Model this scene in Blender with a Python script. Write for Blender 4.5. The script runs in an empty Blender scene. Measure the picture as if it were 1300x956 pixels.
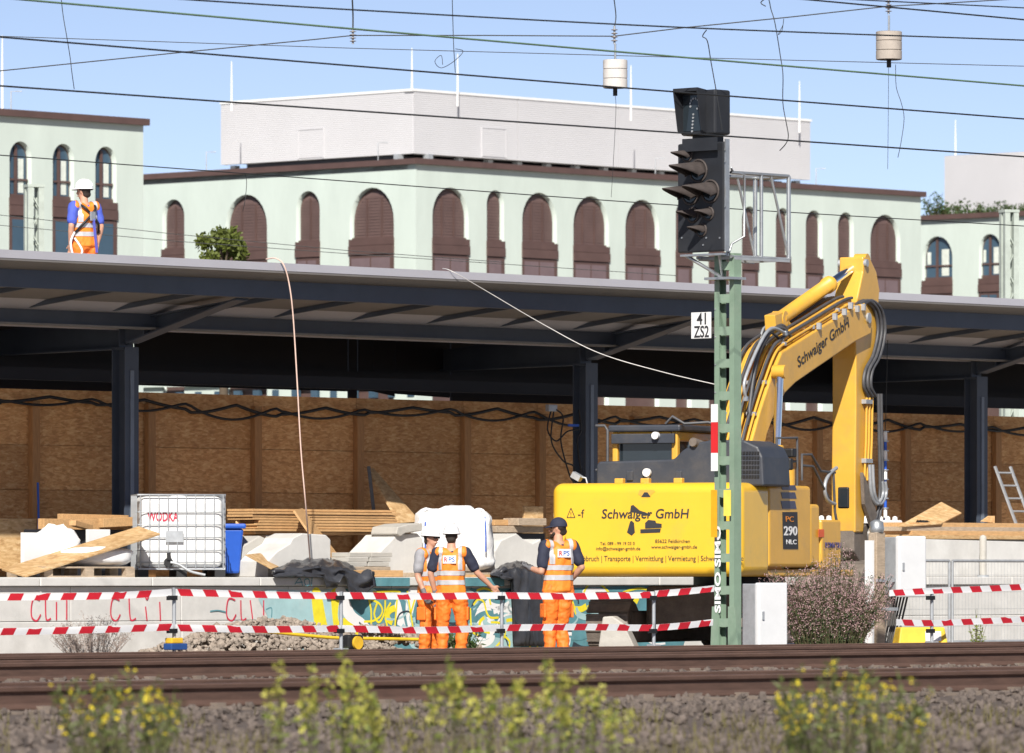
import bpy, bmesh, math, random
from mathutils import Vector, Matrix, noise
random.seed(7)
SC = bpy.context.scene
COL = SC.collection
R = math.radians
# ------------------------------------------------------------------ camera, sky, sun, exposure
F = 8400.0            # focal length in photo pixels (photo 1300 px wide, about 230 mm)
HC = 1.10             # eye height above the track bed; level with the platform top
HZ = 730.0            # photo row of the horizon
cam = bpy.data.cameras.new('camera')
cam_o = bpy.data.objects.new('camera', cam); COL.objects.link(cam_o)
cam_o.location = (0, 0, HC); cam_o.rotation_euler = (R(90), 0, 0)
cam.sensor_width = 36.0; cam.lens = 36.0 * F / 1300.0
cam.shift_x = 0.0; cam.shift_y = (HZ - 478.0) / 1300.0
cam.clip_start = 1.0; cam.clip_end = 6000.0
cam.dof.use_dof = True; cam.dof.focus_distance = 83.0; cam.dof.aperture_fstop = 5.6
SC.camera = cam_o
SUN_EL, SUN_AZ = 38.0, -3.0      # azimuth: degrees to the right of straight behind the camera
sd = Vector((math.sin(R(SUN_AZ)) * math.cos(R(SUN_EL)), -math.cos(R(SUN_AZ)) * math.cos(R(SUN_EL)), math.sin(R(SUN_EL))))
w = bpy.data.worlds.new('World'); SC.world = w; w.use_nodes = True
nt = w.node_tree; nt.nodes.clear()
sky = nt.nodes.new('ShaderNodeTexSky'); sky.sky_type = 'NISHITA'; sky.sun_disc = False
sky.sun_elevation = R(SUN_EL); sky.sun_rotation = math.atan2(sd.x, sd.y)
sky.air_density = 0.32; sky.dust_density = 0.3; sky.ozone_density = 1.0; sky.altitude = 500
bg = nt.nodes.new('ShaderNodeBackground'); bg.inputs['Strength'].default_value = 0.100
wo = nt.nodes.new('ShaderNodeOutputWorld')
wb = nt.nodes.new('ShaderNodeMix'); wb.data_type = 'RGBA'; wb.blend_type = 'MULTIPLY'; wb.inputs['Factor'].default_value = 1.0
wb.inputs['B'].default_value = (1.40, 1.17, 1.0, 1)       # the photograph's white balance
nt.links.new(sky.outputs[0], wb.inputs['A']); nt.links.new(wb.outputs['Result'], bg.inputs[0]); nt.links.new(bg.outputs[0], wo.inputs[0])
sl = bpy.data.lights.new('sun', 'SUN'); sl.energy = 4.6; sl.angle = R(0.53); sl.color = (1.0, 0.955, 0.88)
so = bpy.data.objects.new('sun', sl); COL.objects.link(so); so.location = (0, -20, 60)
so.rotation_euler = (-sd).to_track_quat('-Z', 'Y').to_euler()
SC.view_settings.view_transform = 'Standard'; SC.view_settings.look = 'None'
SC.view_settings.exposure = 0.50; SC.view_settings.gamma = 1.0
# ------------------------------------------------------------------ frames and helpers
AL = R(43.0); SA, CA = math.sin(AL), math.cos(AL)
Y0 = 92.0                     # metres to the platform edge straight ahead
RZ = R(47.0)                  # platform frame: x along the edge, y into the platform, z up
ZP = 1.07                     # platform top
MP = Matrix.Translation((0, Y0, 0)) @ Matrix.Rotation(RZ, 4, 'Z')
def ray(px, py): return Vector(((px - 650.0) / F, 1.0, (HZ - py) / F))
def at(px, py, Y): return Vector((0, 0, HC)) + ray(px, py) * Y
def on_plane(M, axis, val, px, py):
    """local coordinates of the pixel's ray where local[axis] == val in frame M"""
    I = M.inverted(); o = I @ Vector((0, 0, HC)); d = I.to_3x3() @ ray(px, py)
    return o + d * ((val - o[axis]) / d[axis])
def LP(px, py, y): return on_plane(MP, 1, y, px, py)      # pixel -> platform frame on the upright plane y
def PW(t, y, z): return MP @ Vector((t, y, z))

def tag(o, label=None, cat=None, group=None, kind=None):
    if label: o['label'] = label
    if cat: o['category'] = cat
    if group: o['group'] = group
    if kind: o['kind'] = kind
    return o
def empty(name, loc, rz=0.0, label=None, cat=None, group=None):
    o = bpy.data.objects.new(name, None); COL.objects.link(o); o.empty_display_size = 0.1
    o.location = loc; o.rotation_euler = (0, 0, rz)
    return tag(o, label, cat, group)
def linkmesh(name, me, parent=None, loc=(0, 0, 0), rot=(0, 0, 0)):
    o = bpy.data.objects.new(name, me); COL.objects.link(o)
    o.location = loc; o.rotation_euler = rot
    if parent: o.parent = parent
    return o
class MB:
    def __init__(s): s.v = []; s.f = []; s.sm = []
    def add(s, vs, fs, smooth=False):
        n = len(s.v); s.v.extend([tuple(v) for v in vs]); s.f.extend([tuple(i + n for i in f) for f in fs]); s.sm.extend([smooth] * len(fs))
    def box(s, c, d, rot=None):
        x, y, z = d[0] / 2, d[1] / 2, d[2] / 2
        vs = [Vector(p) for p in ((-x, -y, -z), (x, -y, -z), (x, y, -z), (-x, y, -z), (-x, -y, z), (x, -y, z), (x, y, z), (-x, y, z))]
        if rot is not None:
            m = rot if isinstance(rot, Matrix) else Matrix.Rotation(rot, 3, 'Z')
            vs = [m @ v for v in vs]
        c = Vector(c)
        s.add([v + c for v in vs], [(0, 3, 2, 1), (4, 5, 6, 7), (0, 1, 5, 4), (1, 2, 6, 5), (2, 3, 7, 6), (3, 0, 4, 7)])
        return s
    def b2(s, a, b):   # box by two corners
        a = Vector(a); b = Vector(b); d = b - a
        return s.box((a + b) / 2, (abs(d.x), abs(d.y), abs(d.z)))
    def bar(s, a, b, wd, h, up=(0, 0, 1)):
        a = Vector(a); b = Vector(b); d = b - a; L = d.length
        if L < 1e-6: return s
        z = d.normalized(); up = Vector(up)
        if abs(z.dot(up)) > 0.98: up = Vector((1, 0, 0))
        x = up.cross(z).normalized(); y = z.cross(x)
        m = Matrix((x, y, z)).transposed()
        return s.box((a + b) / 2, (wd, h, L), m)
    def tube(s, pts, r, n=8, cap=True):
        pts = [Vector(p) for p in pts]; rs = r if isinstance(r, (list, tuple)) else [r] * len(pts)
        vs = []; prev = None
        for i, p in enumerate(pts):
            t = (pts[min(i + 1, len(pts) - 1)] - pts[max(i - 1, 0)])
            t = t.normalized() if t.length > 1e-9 else Vector((0, 0, 1))
            if prev is None:
                u = Vector((0, 0, 1)) if abs(t.z) < 0.9 else Vector((1, 0, 0))
                x = u.cross(t).normalized()
            else:
                x = (prev - t * prev.dot(t))
                x = x.normalized() if x.length > 1e-6 else Vector((1, 0, 0))
            prev = x; y = t.cross(x)
            for k in range(n):
                a = 2 * math.pi * k / n
                vs.append(p + (x * math.cos(a) + y * math.sin(a)) * rs[i])
        fs = []
        for i in range(len(pts) - 1):
            for k in range(n):
                fs.append((i * n + k, i * n + (k + 1) % n, (i + 1) * n + (k + 1) % n, (i + 1) * n + k))
        s.add(vs, fs, True)
        if cap:
            m = len(pts)
            s.add(vs[:n], [tuple(range(n))[::-1]]); s.add(vs[(m - 1) * n:], [tuple(range(n))])
        return s
    def cyl(s, a, b, r, n=16, r2=None):
        return s.tube([a, b], [r, r if r2 is None else r2], n)
    def prism(s, poly, M, d):
        """poly: list of (a, b) in the frame M's xy plane, thickened along its z by d"""
        n = len(poly)
        vs = [M @ Vector((a, b, 0)) for a, b in poly] + [M @ Vector((a, b, d)) for a, b in poly]
        fs = [tuple(range(n))[::-1], tuple(range(n, 2 * n))] + [(i, (i + 1) % n, n + (i + 1) % n, n + i) for i in range(n)]
        s.add(vs, fs); return s
    def mesh(s, name, mat, bevel=0.0, seg=2):
        me = bpy.data.meshes.new(name); me.from_pydata(s.v, [], s.f)
        me.polygons.foreach_set('use_smooth', s.sm)
        bm = bmesh.new(); bm.from_mesh(me)
        bmesh.ops.recalc_face_normals(bm, faces=bm.faces)
        if bevel > 0:
            bmesh.ops.remove_doubles(bm, verts=bm.verts, dist=1e-5)
            es = [e for e in bm.edges if len(e.link_faces) == 2 and e.calc_face_angle(0) > 0.5]
            bmesh.ops.bevel(bm, geom=es, offset=bevel, segments=seg, profile=0.5, affect='EDGES', clamp_overlap=True)
        bm.to_mesh(me); bm.free()
        if mat: me.materials.append(mat)
        me.update(); return me
    def build(s, name, mat, parent=None, loc=(0, 0, 0), rot=(0, 0, 0), bevel=0.0, seg=2):
        return linkmesh(name, s.mesh(name, mat, bevel, seg), parent, loc, rot)
def YZ(x0=0.0):   # frame whose xy plane is the local YZ plane at x0, z along +x
    return Matrix(((0, 0, 1, x0), (1, 0, 0, 0), (0, 1, 0, 0), (0, 0, 0, 1)))
def XZ(y0=0.0):   # xy -> local X,Z at y0; z along -y
    return Matrix(((1, 0, 0, 0), (0, 0, -1, y0), (0, 1, 0, 0), (0, 0, 0, 1)))
def copy_tree(o, parent=None):
    c = o.copy(); COL.objects.link(c)
    if parent: c.parent = parent
    for ch in [q for q in o.children]: copy_tree(ch, c)
    return c
# ------------------------------------------------------------------ materials
MATS = {}
def M(name, col, rough=0.6, metal=0.0, var=0.18, vs=3.0, bump=0.0, bs=60.0, dirt=0.0, dcol=(0.08, 0.06, 0.045), ds=1.2, stretch=None, coat=0.0, trans=0.0):
    if name in MATS: return MATS[name]
    m = bpy.data.materials.new(name); m.use_nodes = True; MATS[name] = m
    t = m.node_tree; N = t.nodes; Lk = t.links; N.clear()
    out = N.new('ShaderNodeOutputMaterial'); b = N.new('ShaderNodeBsdfPrincipled')
    Lk.new(b.outputs[0], out.inputs[0])
    b.inputs['Metallic'].default_value = metal; b.inputs['Roughness'].default_value = rough
    if coat: b.inputs['Coat Weight'].default_value = coat; b.inputs['Coat Roughness'].default_value = 0.15
    tc = N.new('ShaderNodeTexCoord'); mp = N.new('ShaderNodeMapping'); Lk.new(tc.outputs['Object'], mp.inputs[0])
    if stretch: mp.inputs['Scale'].default_value = stretch
    n1 = N.new('ShaderNodeTexNoise'); n1.inputs['Scale'].default_value = vs; n1.inputs['Detail'].default_value = 6; n1.inputs['Roughness'].default_value = 0.65
    Lk.new(mp.outputs[0], n1.inputs['Vector'])
    mx = N.new('ShaderNodeMix'); mx.data_type = 'RGBA'
    mx.inputs['A'].default_value = tuple(max(0, c * (1 - var)) for c in col) + (1,)
    mx.inputs['B'].default_value = tuple(min(1, c * (1 + var)) for c in col) + (1,)
    cr = N.new('ShaderNodeMapRange'); cr.inputs['From Min'].default_value = 0.3; cr.inputs['From Max'].default_value = 0.7
    Lk.new(n1.outputs['Fac'], cr.inputs['Value']); Lk.new(cr.outputs[0], mx.inputs['Factor'])
    last = mx.outputs['Result']
    if dirt > 0:
        n2 = N.new('ShaderNodeTexNoise'); n2.inputs['Scale'].default_value = ds; n2.inputs['Detail'].default_value = 9; n2.inputs['Roughness'].default_value = 0.72
        Lk.new(mp.outputs[0], n2.inputs['Vector'])
        r2 = N.new('ShaderNodeMapRange'); r2.inputs['From Min'].default_value = 0.5; r2.inputs['From Max'].default_value = 0.78; r2.inputs['To Max'].default_value = dirt
        Lk.new(n2.outputs['Fac'], r2.inputs['Value'])
        m2 = N.new('ShaderNodeMix'); m2.data_type = 'RGBA'; m2.inputs['B'].default_value = tuple(dcol) + (1,)
        Lk.new(last, m2.inputs['A']); Lk.new(r2.outputs[0], m2.inputs['Factor']); last = m2.outputs['Result']
    Lk.new(last, b.inputs['Base Color'])
    if trans:
        tb = N.new('ShaderNodeBsdfTranslucent'); Lk.new(last, tb.inputs['Color'])
        ms = N.new('ShaderNodeMixShader'); ms.inputs[0].default_value = trans
        Lk.new(b.outputs[0], ms.inputs[1]); Lk.new(tb.outputs[0], ms.inputs[2]); Lk.new(ms.outputs[0], out.inputs[0])
    if bump > 0:
        n3 = N.new('ShaderNodeTexNoise'); n3.inputs['Scale'].default_value = bs; n3.inputs['Detail'].default_value = 5
        Lk.new(mp.outputs[0], n3.inputs['Vector'])
        bp = N.new('ShaderNodeBump'); bp.inputs['Strength'].default_value = bump; bp.inputs['Distance'].default_value = 0.02
        Lk.new(n3.outputs['Fac'], bp.inputs['Height']); Lk.new(bp.outputs[0], b.inputs['Normal'])
    return m
def osb_mat(name, c1, c2, c3):
    m = M(name, c1, rough=0.75, var=0.1); t = m.node_tree; N = t.nodes; Lk = t.links
    b = [n for n in N if n.type == 'BSDF_PRINCIPLED'][0]; tc = [n for n in N if n.type == 'TEX_COORD'][0]
    vals = []
    for k, (rx, sc) in enumerate(((0.6, (11, 11, 34)), (-0.7, (13, 13, 42)), (1.45, (14, 14, 50)))):
        mp = N.new('ShaderNodeMapping'); mp.inputs['Rotation'].default_value = (rx * 0.2, rx, 0.1); mp.inputs['Scale'].default_value = sc
        nz = N.new('ShaderNodeTexNoise'); nz.inputs['Scale'].default_value = 3.0
        Lk.new(tc.outputs['Object'], nz.inputs['Vector'])
        ad = N.new('ShaderNodeMix'); ad.data_type = 'VECTOR'; ad.inputs['Factor'].default_value = 0.03
        Lk.new(tc.outputs['Object'], ad.inputs['A']); Lk.new(nz.outputs['Color'], ad.inputs['B'])
        Lk.new(ad.outputs['Result'], mp.inputs[0])
        v = N.new('ShaderNodeTexVoronoi'); v.inputs['Scale'].default_value = 1.0; Lk.new(mp.outputs[0], v.inputs['Vector'])
        sp = N.new('ShaderNodeSeparateColor'); Lk.new(v.outputs['Color'], sp.inputs[0]); vals.append(sp.outputs[0])
    a = N.new('ShaderNodeMath'); a.operation = 'ADD'; Lk.new(vals[0], a.inputs[0]); Lk.new(vals[1], a.inputs[1])
    a2 = N.new('ShaderNodeMath'); a2.operation = 'ADD'; Lk.new(a.outputs[0], a2.inputs[0]); Lk.new(vals[2], a2.inputs[1])
    r = N.new('ShaderNodeValToRGB'); r.color_ramp.elements[0].position = 0.12; r.color_ramp.elements[1].position = 0.92
    r.color_ramp.elements[0].color = tuple(c2) + (1,); r.color_ramp.elements[1].color = tuple(c3) + (1,)
    e = r.color_ramp.elements.new(0.5); e.color = tuple(c1) + (1,)
    dv = N.new('ShaderNodeMath'); dv.operation = 'DIVIDE'; dv.inputs[1].default_value = 3.0; Lk.new(a2.outputs[0], dv.inputs[0])
    Lk.new(dv.outputs[0], r.inputs[0])
    n2 = N.new('ShaderNodeTexNoise'); n2.inputs['Scale'].default_value = 0.9; n2.inputs['Detail'].default_value = 4
    Lk.new(tc.outputs['Object'], n2.inputs['Vector'])
    mr = N.new('ShaderNodeMapRange'); mr.inputs['To Min'].default_value = 0.72; mr.inputs['To Max'].default_value = 1.25; Lk.new(n2.outputs['Fac'], mr.inputs['Value'])
    mu = N.new('ShaderNodeVectorMath'); mu.operation = 'SCALE'; Lk.new(r.outputs[0], mu.inputs[0]); Lk.new(mr.outputs[0], mu.inputs['Scale'])
    oi = N.new('ShaderNodeObjectInfo'); m3 = N.new('ShaderNodeMapRange'); m3.inputs['To Min'].default_value = 0.78; m3.inputs['To Max'].default_value = 1.22
    Lk.new(oi.outputs['Random'], m3.inputs['Value'])
    mu2 = N.new('ShaderNodeVectorMath'); mu2.operation = 'SCALE'; Lk.new(mu.outputs[0], mu2.inputs[0]); Lk.new(m3.outputs[0], mu2.inputs['Scale'])
    Lk.new(mu2.outputs[0], b.inputs['Base Color'])
    bp = N.new('ShaderNodeBump'); bp.inputs['Strength'].default_value = 0.35; bp.inputs['Distance'].default_value = 0.006
    Lk.new(dv.outputs[0], bp.inputs['Height']); Lk.new(bp.outputs[0], b.inputs['Normal'])
    return m
osb = osb_mat('osb_board', (0.58, 0.29, 0.105), (0.42, 0.195, 0.068), (0.72, 0.45, 0.21))
osb_new = osb_mat('osb_fresh', (0.62, 0.40, 0.19), (0.45, 0.26, 0.11), (0.75, 0.54, 0.30))
timber = M('timber', (0.55, 0.33, 0.15), 0.7, var=0.22, vs=5, stretch=(1.5, 8, 8), bump=0.2, bs=30, dirt=0.25, dcol=(0.25, 0.14, 0.06))
post_wood = M('post_wood', (0.40, 0.20, 0.075), 0.7, var=0.2, vs=5, stretch=(8, 8, 1), bump=0.2)
oldwood = M('old_wood', (0.42, 0.33, 0.24), 0.85, var=0.25, vs=6, stretch=(1.5, 8, 8), bump=0.3, dirt=0.3)
conc = M('concrete', (0.60, 0.59, 0.565), 0.85, var=0.10, vs=2.5, bump=0.15, bs=90, dirt=0.35, dcol=(0.33, 0.31, 0.28), ds=1.5)
conc2 = M('concrete_raw', (0.46, 0.44, 0.40), 0.9, var=0.13, vs=4, bump=0.25, bs=70, dirt=0.5, dcol=(0.27, 0.25, 0.22), ds=2)
conc_top = M('concrete_floor', (0.40, 0.37, 0.33), 0.9, var=0.2, vs=1.2, bump=0.2, dirt=0.5)
steel = M('canopy_steel', (0.066, 0.082, 0.112), 0.45, 0.0, var=0.12, vs=2, dirt=0.2, dcol=(0.09, 0.085, 0.08))
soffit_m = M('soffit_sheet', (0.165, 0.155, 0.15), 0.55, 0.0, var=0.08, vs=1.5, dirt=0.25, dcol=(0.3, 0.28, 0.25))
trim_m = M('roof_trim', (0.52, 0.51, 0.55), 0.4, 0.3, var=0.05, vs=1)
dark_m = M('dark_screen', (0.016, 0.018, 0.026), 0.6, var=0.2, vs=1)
black_m = M('black_rubber', (0.012, 0.012, 0.013), 0.55, var=0.3, vs=6)
galv = M('galvanised', (0.50, 0.52, 0.53), 0.38, 0.75, var=0.15, vs=8)
galv_d = M('galvanised_dull', (0.42, 0.44, 0.46), 0.5, 0.4, var=0.15, vs=8)
yel = M('machine_yellow', (0.81, 0.475, 0.028), 0.34, var=0.05, vs=1.5, coat=0.25, dirt=0.35, dcol=(0.48, 0.33, 0.10), ds=2.6)
yel_o = M('machine_yellow_old', (0.70, 0.385, 0.048), 0.42, var=0.08, vs=2, coat=0.12, dirt=0.42, dcol=(0.36, 0.24, 0.12), ds=2.4)
dgrey = M('machine_grey', (0.042, 0.048, 0.062), 0.5, var=0.12, vs=3, dirt=0.4, dcol=(0.16, 0.14, 0.12), ds=2.5)
chrome = M('chrome_rod', (0.75, 0.77, 0.80), 0.12, 1.0, var=0.04)
hose_m = M('hose', (0.075, 0.075, 0.08), 0.5, var=0.25, vs=8)
mud_m = M('muddy_steel', (0.19, 0.16, 0.135), 0.8, 0.2, var=0.25, vs=6, bump=0.4, dirt=0.6, dcol=(0.12, 0.09, 0.07), ds=4)
glass_d = M('dark_glass', (0.02, 0.028, 0.035), 0.06, var=0.1)
white_p = M('white_plastic', (0.80, 0.80, 0.79), 0.45, var=0.04, vs=2, dirt=0.08)
bag_m = M('woven_white', (0.82, 0.82, 0.82), 0.7, var=0.04, vs=8, bump=0.5, bs=9, dirt=0.10, dcol=(0.5, 0.48, 0.45))
tarp_m = M('black_tarp', (0.045, 0.047, 0.055), 0.28, var=0.3, vs=3, bump=0.6, bs=7)
blue_p = M('blue_plastic', (0.02, 0.10, 0.50), 0.4, var=0.1)
red_p = M('red_paint', (0.62, 0.02, 0.025), 0.5, var=0.08)
redspray = M('red_spray', (0.58, 0.03, 0.07), 0.8, var=0.2, vs=20)
white_t = M('tape_white', (0.86, 0.86, 0.86), 0.5, var=0.03)
red_t = M('tape_red', (0.60, 0.015, 0.03), 0.5, var=0.08)
mastgreen = M('mast_green', (0.21, 0.30, 0.22), 0.55, var=0.12, vs=3, dirt=0.35, dcol=(0.36, 0.39, 0.32), ds=4)
sigblack = M('signal_black', (0.017, 0.019, 0.024), 0.55, var=0.2, vs=4, dirt=0.3, dcol=(0.05, 0.048, 0.045))
visor_m = M('visor_faded', (0.060, 0.048, 0.044), 0.7, var=0.3, vs=8)
rust_m = M('rail_rust', (0.105, 0.060, 0.045), 0.75, 0.15, var=0.25, vs=5, stretch=(0.6, 4, 4), bump=0.2, dirt=0.3, dcol=(0.05, 0.03, 0.025))
railtop = M('rail_head', (0.20, 0.14, 0.115), 0.45, 0.5, var=0.2, vs=4)
ballast_m = M('ballast', (0.105, 0.08, 0.065), 0.9, var=0.4, vs=14, bump=0.9, bs=22, dirt=0.5, dcol=(0.06, 0.045, 0.035))
stone_m = M('rubble', (0.30, 0.25, 0.205), 0.9, var=0.45, vs=7, bump=0.4, dirt=0.35, dcol=(0.2, 0.15, 0.11), ds=3)
mint = M('mint_render', (0.56, 0.635, 0.58), 0.85, var=0.06, vs=0.7, dirt=0.22, dcol=(0.44, 0.50, 0.45), ds=0.5, stretch=(1.6, 1.6, .5), bump=.1, bs=3)
brown_b = M('brown_metal', (0.105, 0.062, 0.054), 0.5, var=0.15, vs=2)
brown_l = M('brown_blind', (0.150, 0.095, 0.086), 0.5, var=0.12, vs=2)
pane_m = M('window_pane', (0.05, 0.09, 0.13), 0.04, var=0.15, vs=1)
curtain_m = M('curtain', (0.62, 0.66, 0.60), 0.8, var=0.15, vs=4)
wire_m = M('wire_dark', (0.022, 0.024, 0.026), 0.5, var=0.2)
wire_g = M('wire_verdigris', (0.10, 0.17, 0.10), 0.6, var=0.2)
vest_m = M('vest_orange', (0.93, 0.25, 0.024), 0.6, var=0.12, vs=7, bump=0.5, bs=9, dirt=.25, dcol=(.55, .16, .03), ds=5)
trouser_m = M('trouser_orange', (0.90, 0.19, 0.018), 0.65, var=0.15, vs=7, bump=0.8, bs=7, dirt=.45, dcol=(.36, .12, .04), ds=6)
reflect_m = M('reflective_grey', (0.48, 0.48, 0.50), 0.4, var=0.05)
navy_m = M('navy_cloth', (0.022, 0.026, 0.050), 0.8, var=0.15, vs=8, bump=0.4, bs=10)
grey_cloth = M('grey_cloth', (0.30, 0.30, 0.32), 0.8, var=0.15, vs=8, bump=0.3, bs=10)
blue_cloth = M('blue_cloth', (0.07, 0.11, 0.52), 0.8, var=0.12, vs=8, bump=0.3, bs=10)
skin_m = M('skin', (0.56, 0.30, 0.20), 0.55, var=0.08, vs=10)
hair_m = M('hair', (0.025, 0.017, 0.012), 0.7, var=0.2)
glove_m = M('glove_grey', (0.16, 0.16, 0.17), 0.8, var=0.25, vs=12)
ink_m = M('print_ink', (0.030, 0.030, 0.034), 0.6, var=0.1)
white_ink = M('white_ink', (0.82, 0.82, 0.82), 0.6, var=0.03)
blue_ink = M('blue_ink', (0.03, 0.13, 0.45), 0.6, var=0.05)
# scratch scene: modifiers and lettering are evaluated there, away from the growing scene
TMP = bpy.data.scenes.new('scratch')
def evaluated_mesh(o):
    TMP.collection.objects.link(o); vl = TMP.view_layers[0]; vl.update()
    me = bpy.data.meshes.new_from_object(o.evaluated_get(vl.depsgraph)); bpy.data.objects.remove(o); return me
# ------------------------------------------------------------------ lettering
def text_mesh(txt, mat, width=None, height=None, ext=0.0015, bold=0.0, shear=0.0):
    cu = bpy.data.curves.new('lettering', 'FONT'); cu.body = txt; cu.extrude = ext; cu.offset = bold; cu.shear = shear
    cu.align_x = 'CENTER'; cu.align_y = 'CENTER'; cu.size = 1.0; cu.resolution_u = 3
    me = evaluated_mesh(bpy.data.objects.new('lettering', cu)); bpy.data.curves.remove(cu)
    xs = [v.co.x for v in me.vertices]; ys = [v.co.y for v in me.vertices]
    cx, cy = (max(xs) + min(xs)) / 2, (max(ys) + min(ys)) / 2; wx, wy = max(xs) - min(xs), max(ys) - min(ys)
    sx = width / wx if width else height / wy
    sy = height / wy if height else sx
    for v in me.vertices: v.co = ((v.co.x - cx) * sx, (v.co.y - cy) * sy, v.co.z)
    me.materials.clear(); me.materials.append(mat); me.name = 'lettering'
    return me
# ------------------------------------------------------------------ ground, tracks
g = MB(); g.add([(-3000, -300, 0), (3000, -300, 0), (3000, 5000, 0), (-3000, 5000, 0)], [(0, 1, 2, 3)])
tag(g.build('ground', M('ground_soil', (0.20, 0.165, 0.13), 0.95, var=0.3, vs=2.0, bump=0.7, bs=12, dirt=0.4)), kind='structure')
# ballast bed under the tracks, uneven
bb = MB(); nx, ny = 120, 60
vs = []
for j in range(ny + 1):
    for i in range(nx + 1):
        yy = -10.7 - (52.0 * j / ny); tt = -75 + 110 * i / nx
        zz = 0.085 + 0.025 * noise.noise((tt * 1.7, yy * 1.7, 0))
        if j == 0: zz = 0.004
        vs.append(PW(tt, yy, zz))
bb.add(vs, [(j * (nx + 1) + i, j * (nx + 1) + i + 1, (j + 1) * (nx + 1) + i + 1, (j + 1) * (nx + 1) + i) for j in range(ny) for i in range(nx)], True)
tag(bb.build('ballast_bed', ballast_m), kind='structure')
RH = 0.28      # rail head level
prof = [(-.0625, 0), (.0625, 0), (.0625, .010), (.02, .026), (.009, .045), (.008, .115), (.018, .128), (.034, .136), (.036, .162), (.028, .171), (-.028, .171), (-.036, .162), (-.034, .136), (-.018, .128), (-.008, .115), (-.009, .045), (-.02, .026), (-.0625, .010)]
rail_me = {}
def rail_mesh(L):
    b = MB(); n = len(prof); vs = []
    K = 2
    for k in range(K):
        for (a, z) in prof: vs.append((-L / 2 + L * k, a, z))
    fs = [(i, (i + 1) % n, n + (i + 1) % n, n + i) for i in range(n)] + [tuple(range(n)), tuple(range(n, 2 * n))]
    b.add(vs, fs); me = b.mesh('rail', rust_m)
    me.materials.append(railtop)
    for p in me.polygons:
        if p.normal.z > 0.7 and p.center.z > .16: p.material_index = 1
    return me
RL = 46.0; rm = rail_mesh(RL)
rail_y = []
for k, (p1, p2) in enumerate(((11.7, 13.135), (15.8, 17.235), (25.5, 26.935))):
    pc = (p1 + p2) / 2
    tr = empty('railway_track', PW(-1.072 * pc, -pc, 0), RZ); tag(tr, kind='structure')
    for p in (p1, p2): linkmesh('rail', rm, tr, (0, pc - p, RH - .171))
    s = MB()
    for q in range(int(RL / .6)):
        x = -RL / 2 + .3 + q * .6 + random.uniform(-.03, .03)
        s.box((x, 0, RH - .171 - .08), (.26, 2.5, .158), random.uniform(-.02, .02))
        for yy in (-.7175, .7175):
            for sg in (-1, 1): s.box((x, yy + sg * .085, RH - .171 + .012), (.10, .07, .03))
    tag(s.build('sleepers', M('sleeper', (0.20, 0.16, 0.13), 0.9, var=0.2, vs=3, dirt=0.5), tr), kind='stuff')
# loose ballast stones along the rails
def stones(name, spots, mat, seed=1, parent=None):
    rnd = random.Random(seed); ico = bmesh.new(); bmesh.ops.create_icosphere(ico, subdivisions=1, radius=1)
    base = [v.co.copy() for v in ico.verts]; fc = [tuple(v.index for v in f.verts) for f in ico.faces]; ico.free()
    b = MB()
    for (p, r) in spots:
        q = Matrix.Rotation(rnd.uniform(0, 6.3), 3, 'Z') @ Matrix.Rotation(rnd.uniform(0, 6.3), 3, 'X')
        sx = (rnd.uniform(.7, 1.2), rnd.uniform(.7, 1.2), rnd.uniform(.5, .9))
        b.add([Vector(p) + q @ Vector((v.x * sx[0], v.y * sx[1], v.z * sx[2])) * r * rnd.uniform(.62, 1.2) for v in base], fc)
    return b.build(name, mat, parent)
sp = []
for k in range(16000):
    yy = -random.uniform(11.2, 45) ** 1.0; tt = -1.072 * -yy + random.uniform(-16, 16) * (1 - (-yy) / 110)
    sp.append((PW(tt, yy, .10 + random.uniform(-.01, .02)), random.uniform(.02, .05)))
tag(stones('ballast_stones', sp, M('ballast_stone', (0.125, 0.10, 0.085), 0.9, var=0.4, vs=9, dirt=0.4, dcol=(0.08, 0.05, 0.04)), 4), 'brown ballast stones lying between and beside the rails', 'ballast', kind='stuff')
# ------------------------------------------------------------------ platform
plat = empty('platform', PW(0, 0, 0), RZ); tag(plat, kind='structure')
s = MB(); s.b2((-45, .42, .9), (60, 9, ZP - .008)); s.build('platform_floor', conc_top, plat)
x = -31.0; k = 0; cop_me = {}
L = 2.0
cm = MB().b2((0.006, -.07, .955), (L - .006, .42, ZP)).mesh('coping_slab', conc, .012)
wm = MB().b2((0.005, 0, .5), (L - .005, .3, .947)).mesh('wall_panel', conc, .008)
pm = MB().b2((0.005, -.008, -.1), (L - .005, .3, .494)).mesh('plinth_panel', conc, .012)
while x < 41:
    linkmesh('coping_slab', cm, plat, (x, random.uniform(-.004, .004), 0)); linkmesh('wall_panel', wm, plat, (x + .6, 0, 0)); linkmesh('plinth_panel', pm, plat, (x + .6, 0, 0))
    x += L
MB().b2((-31, .12, .0), (41, .41, 1.0)).build('wall_core', dark_m, plat)
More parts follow.
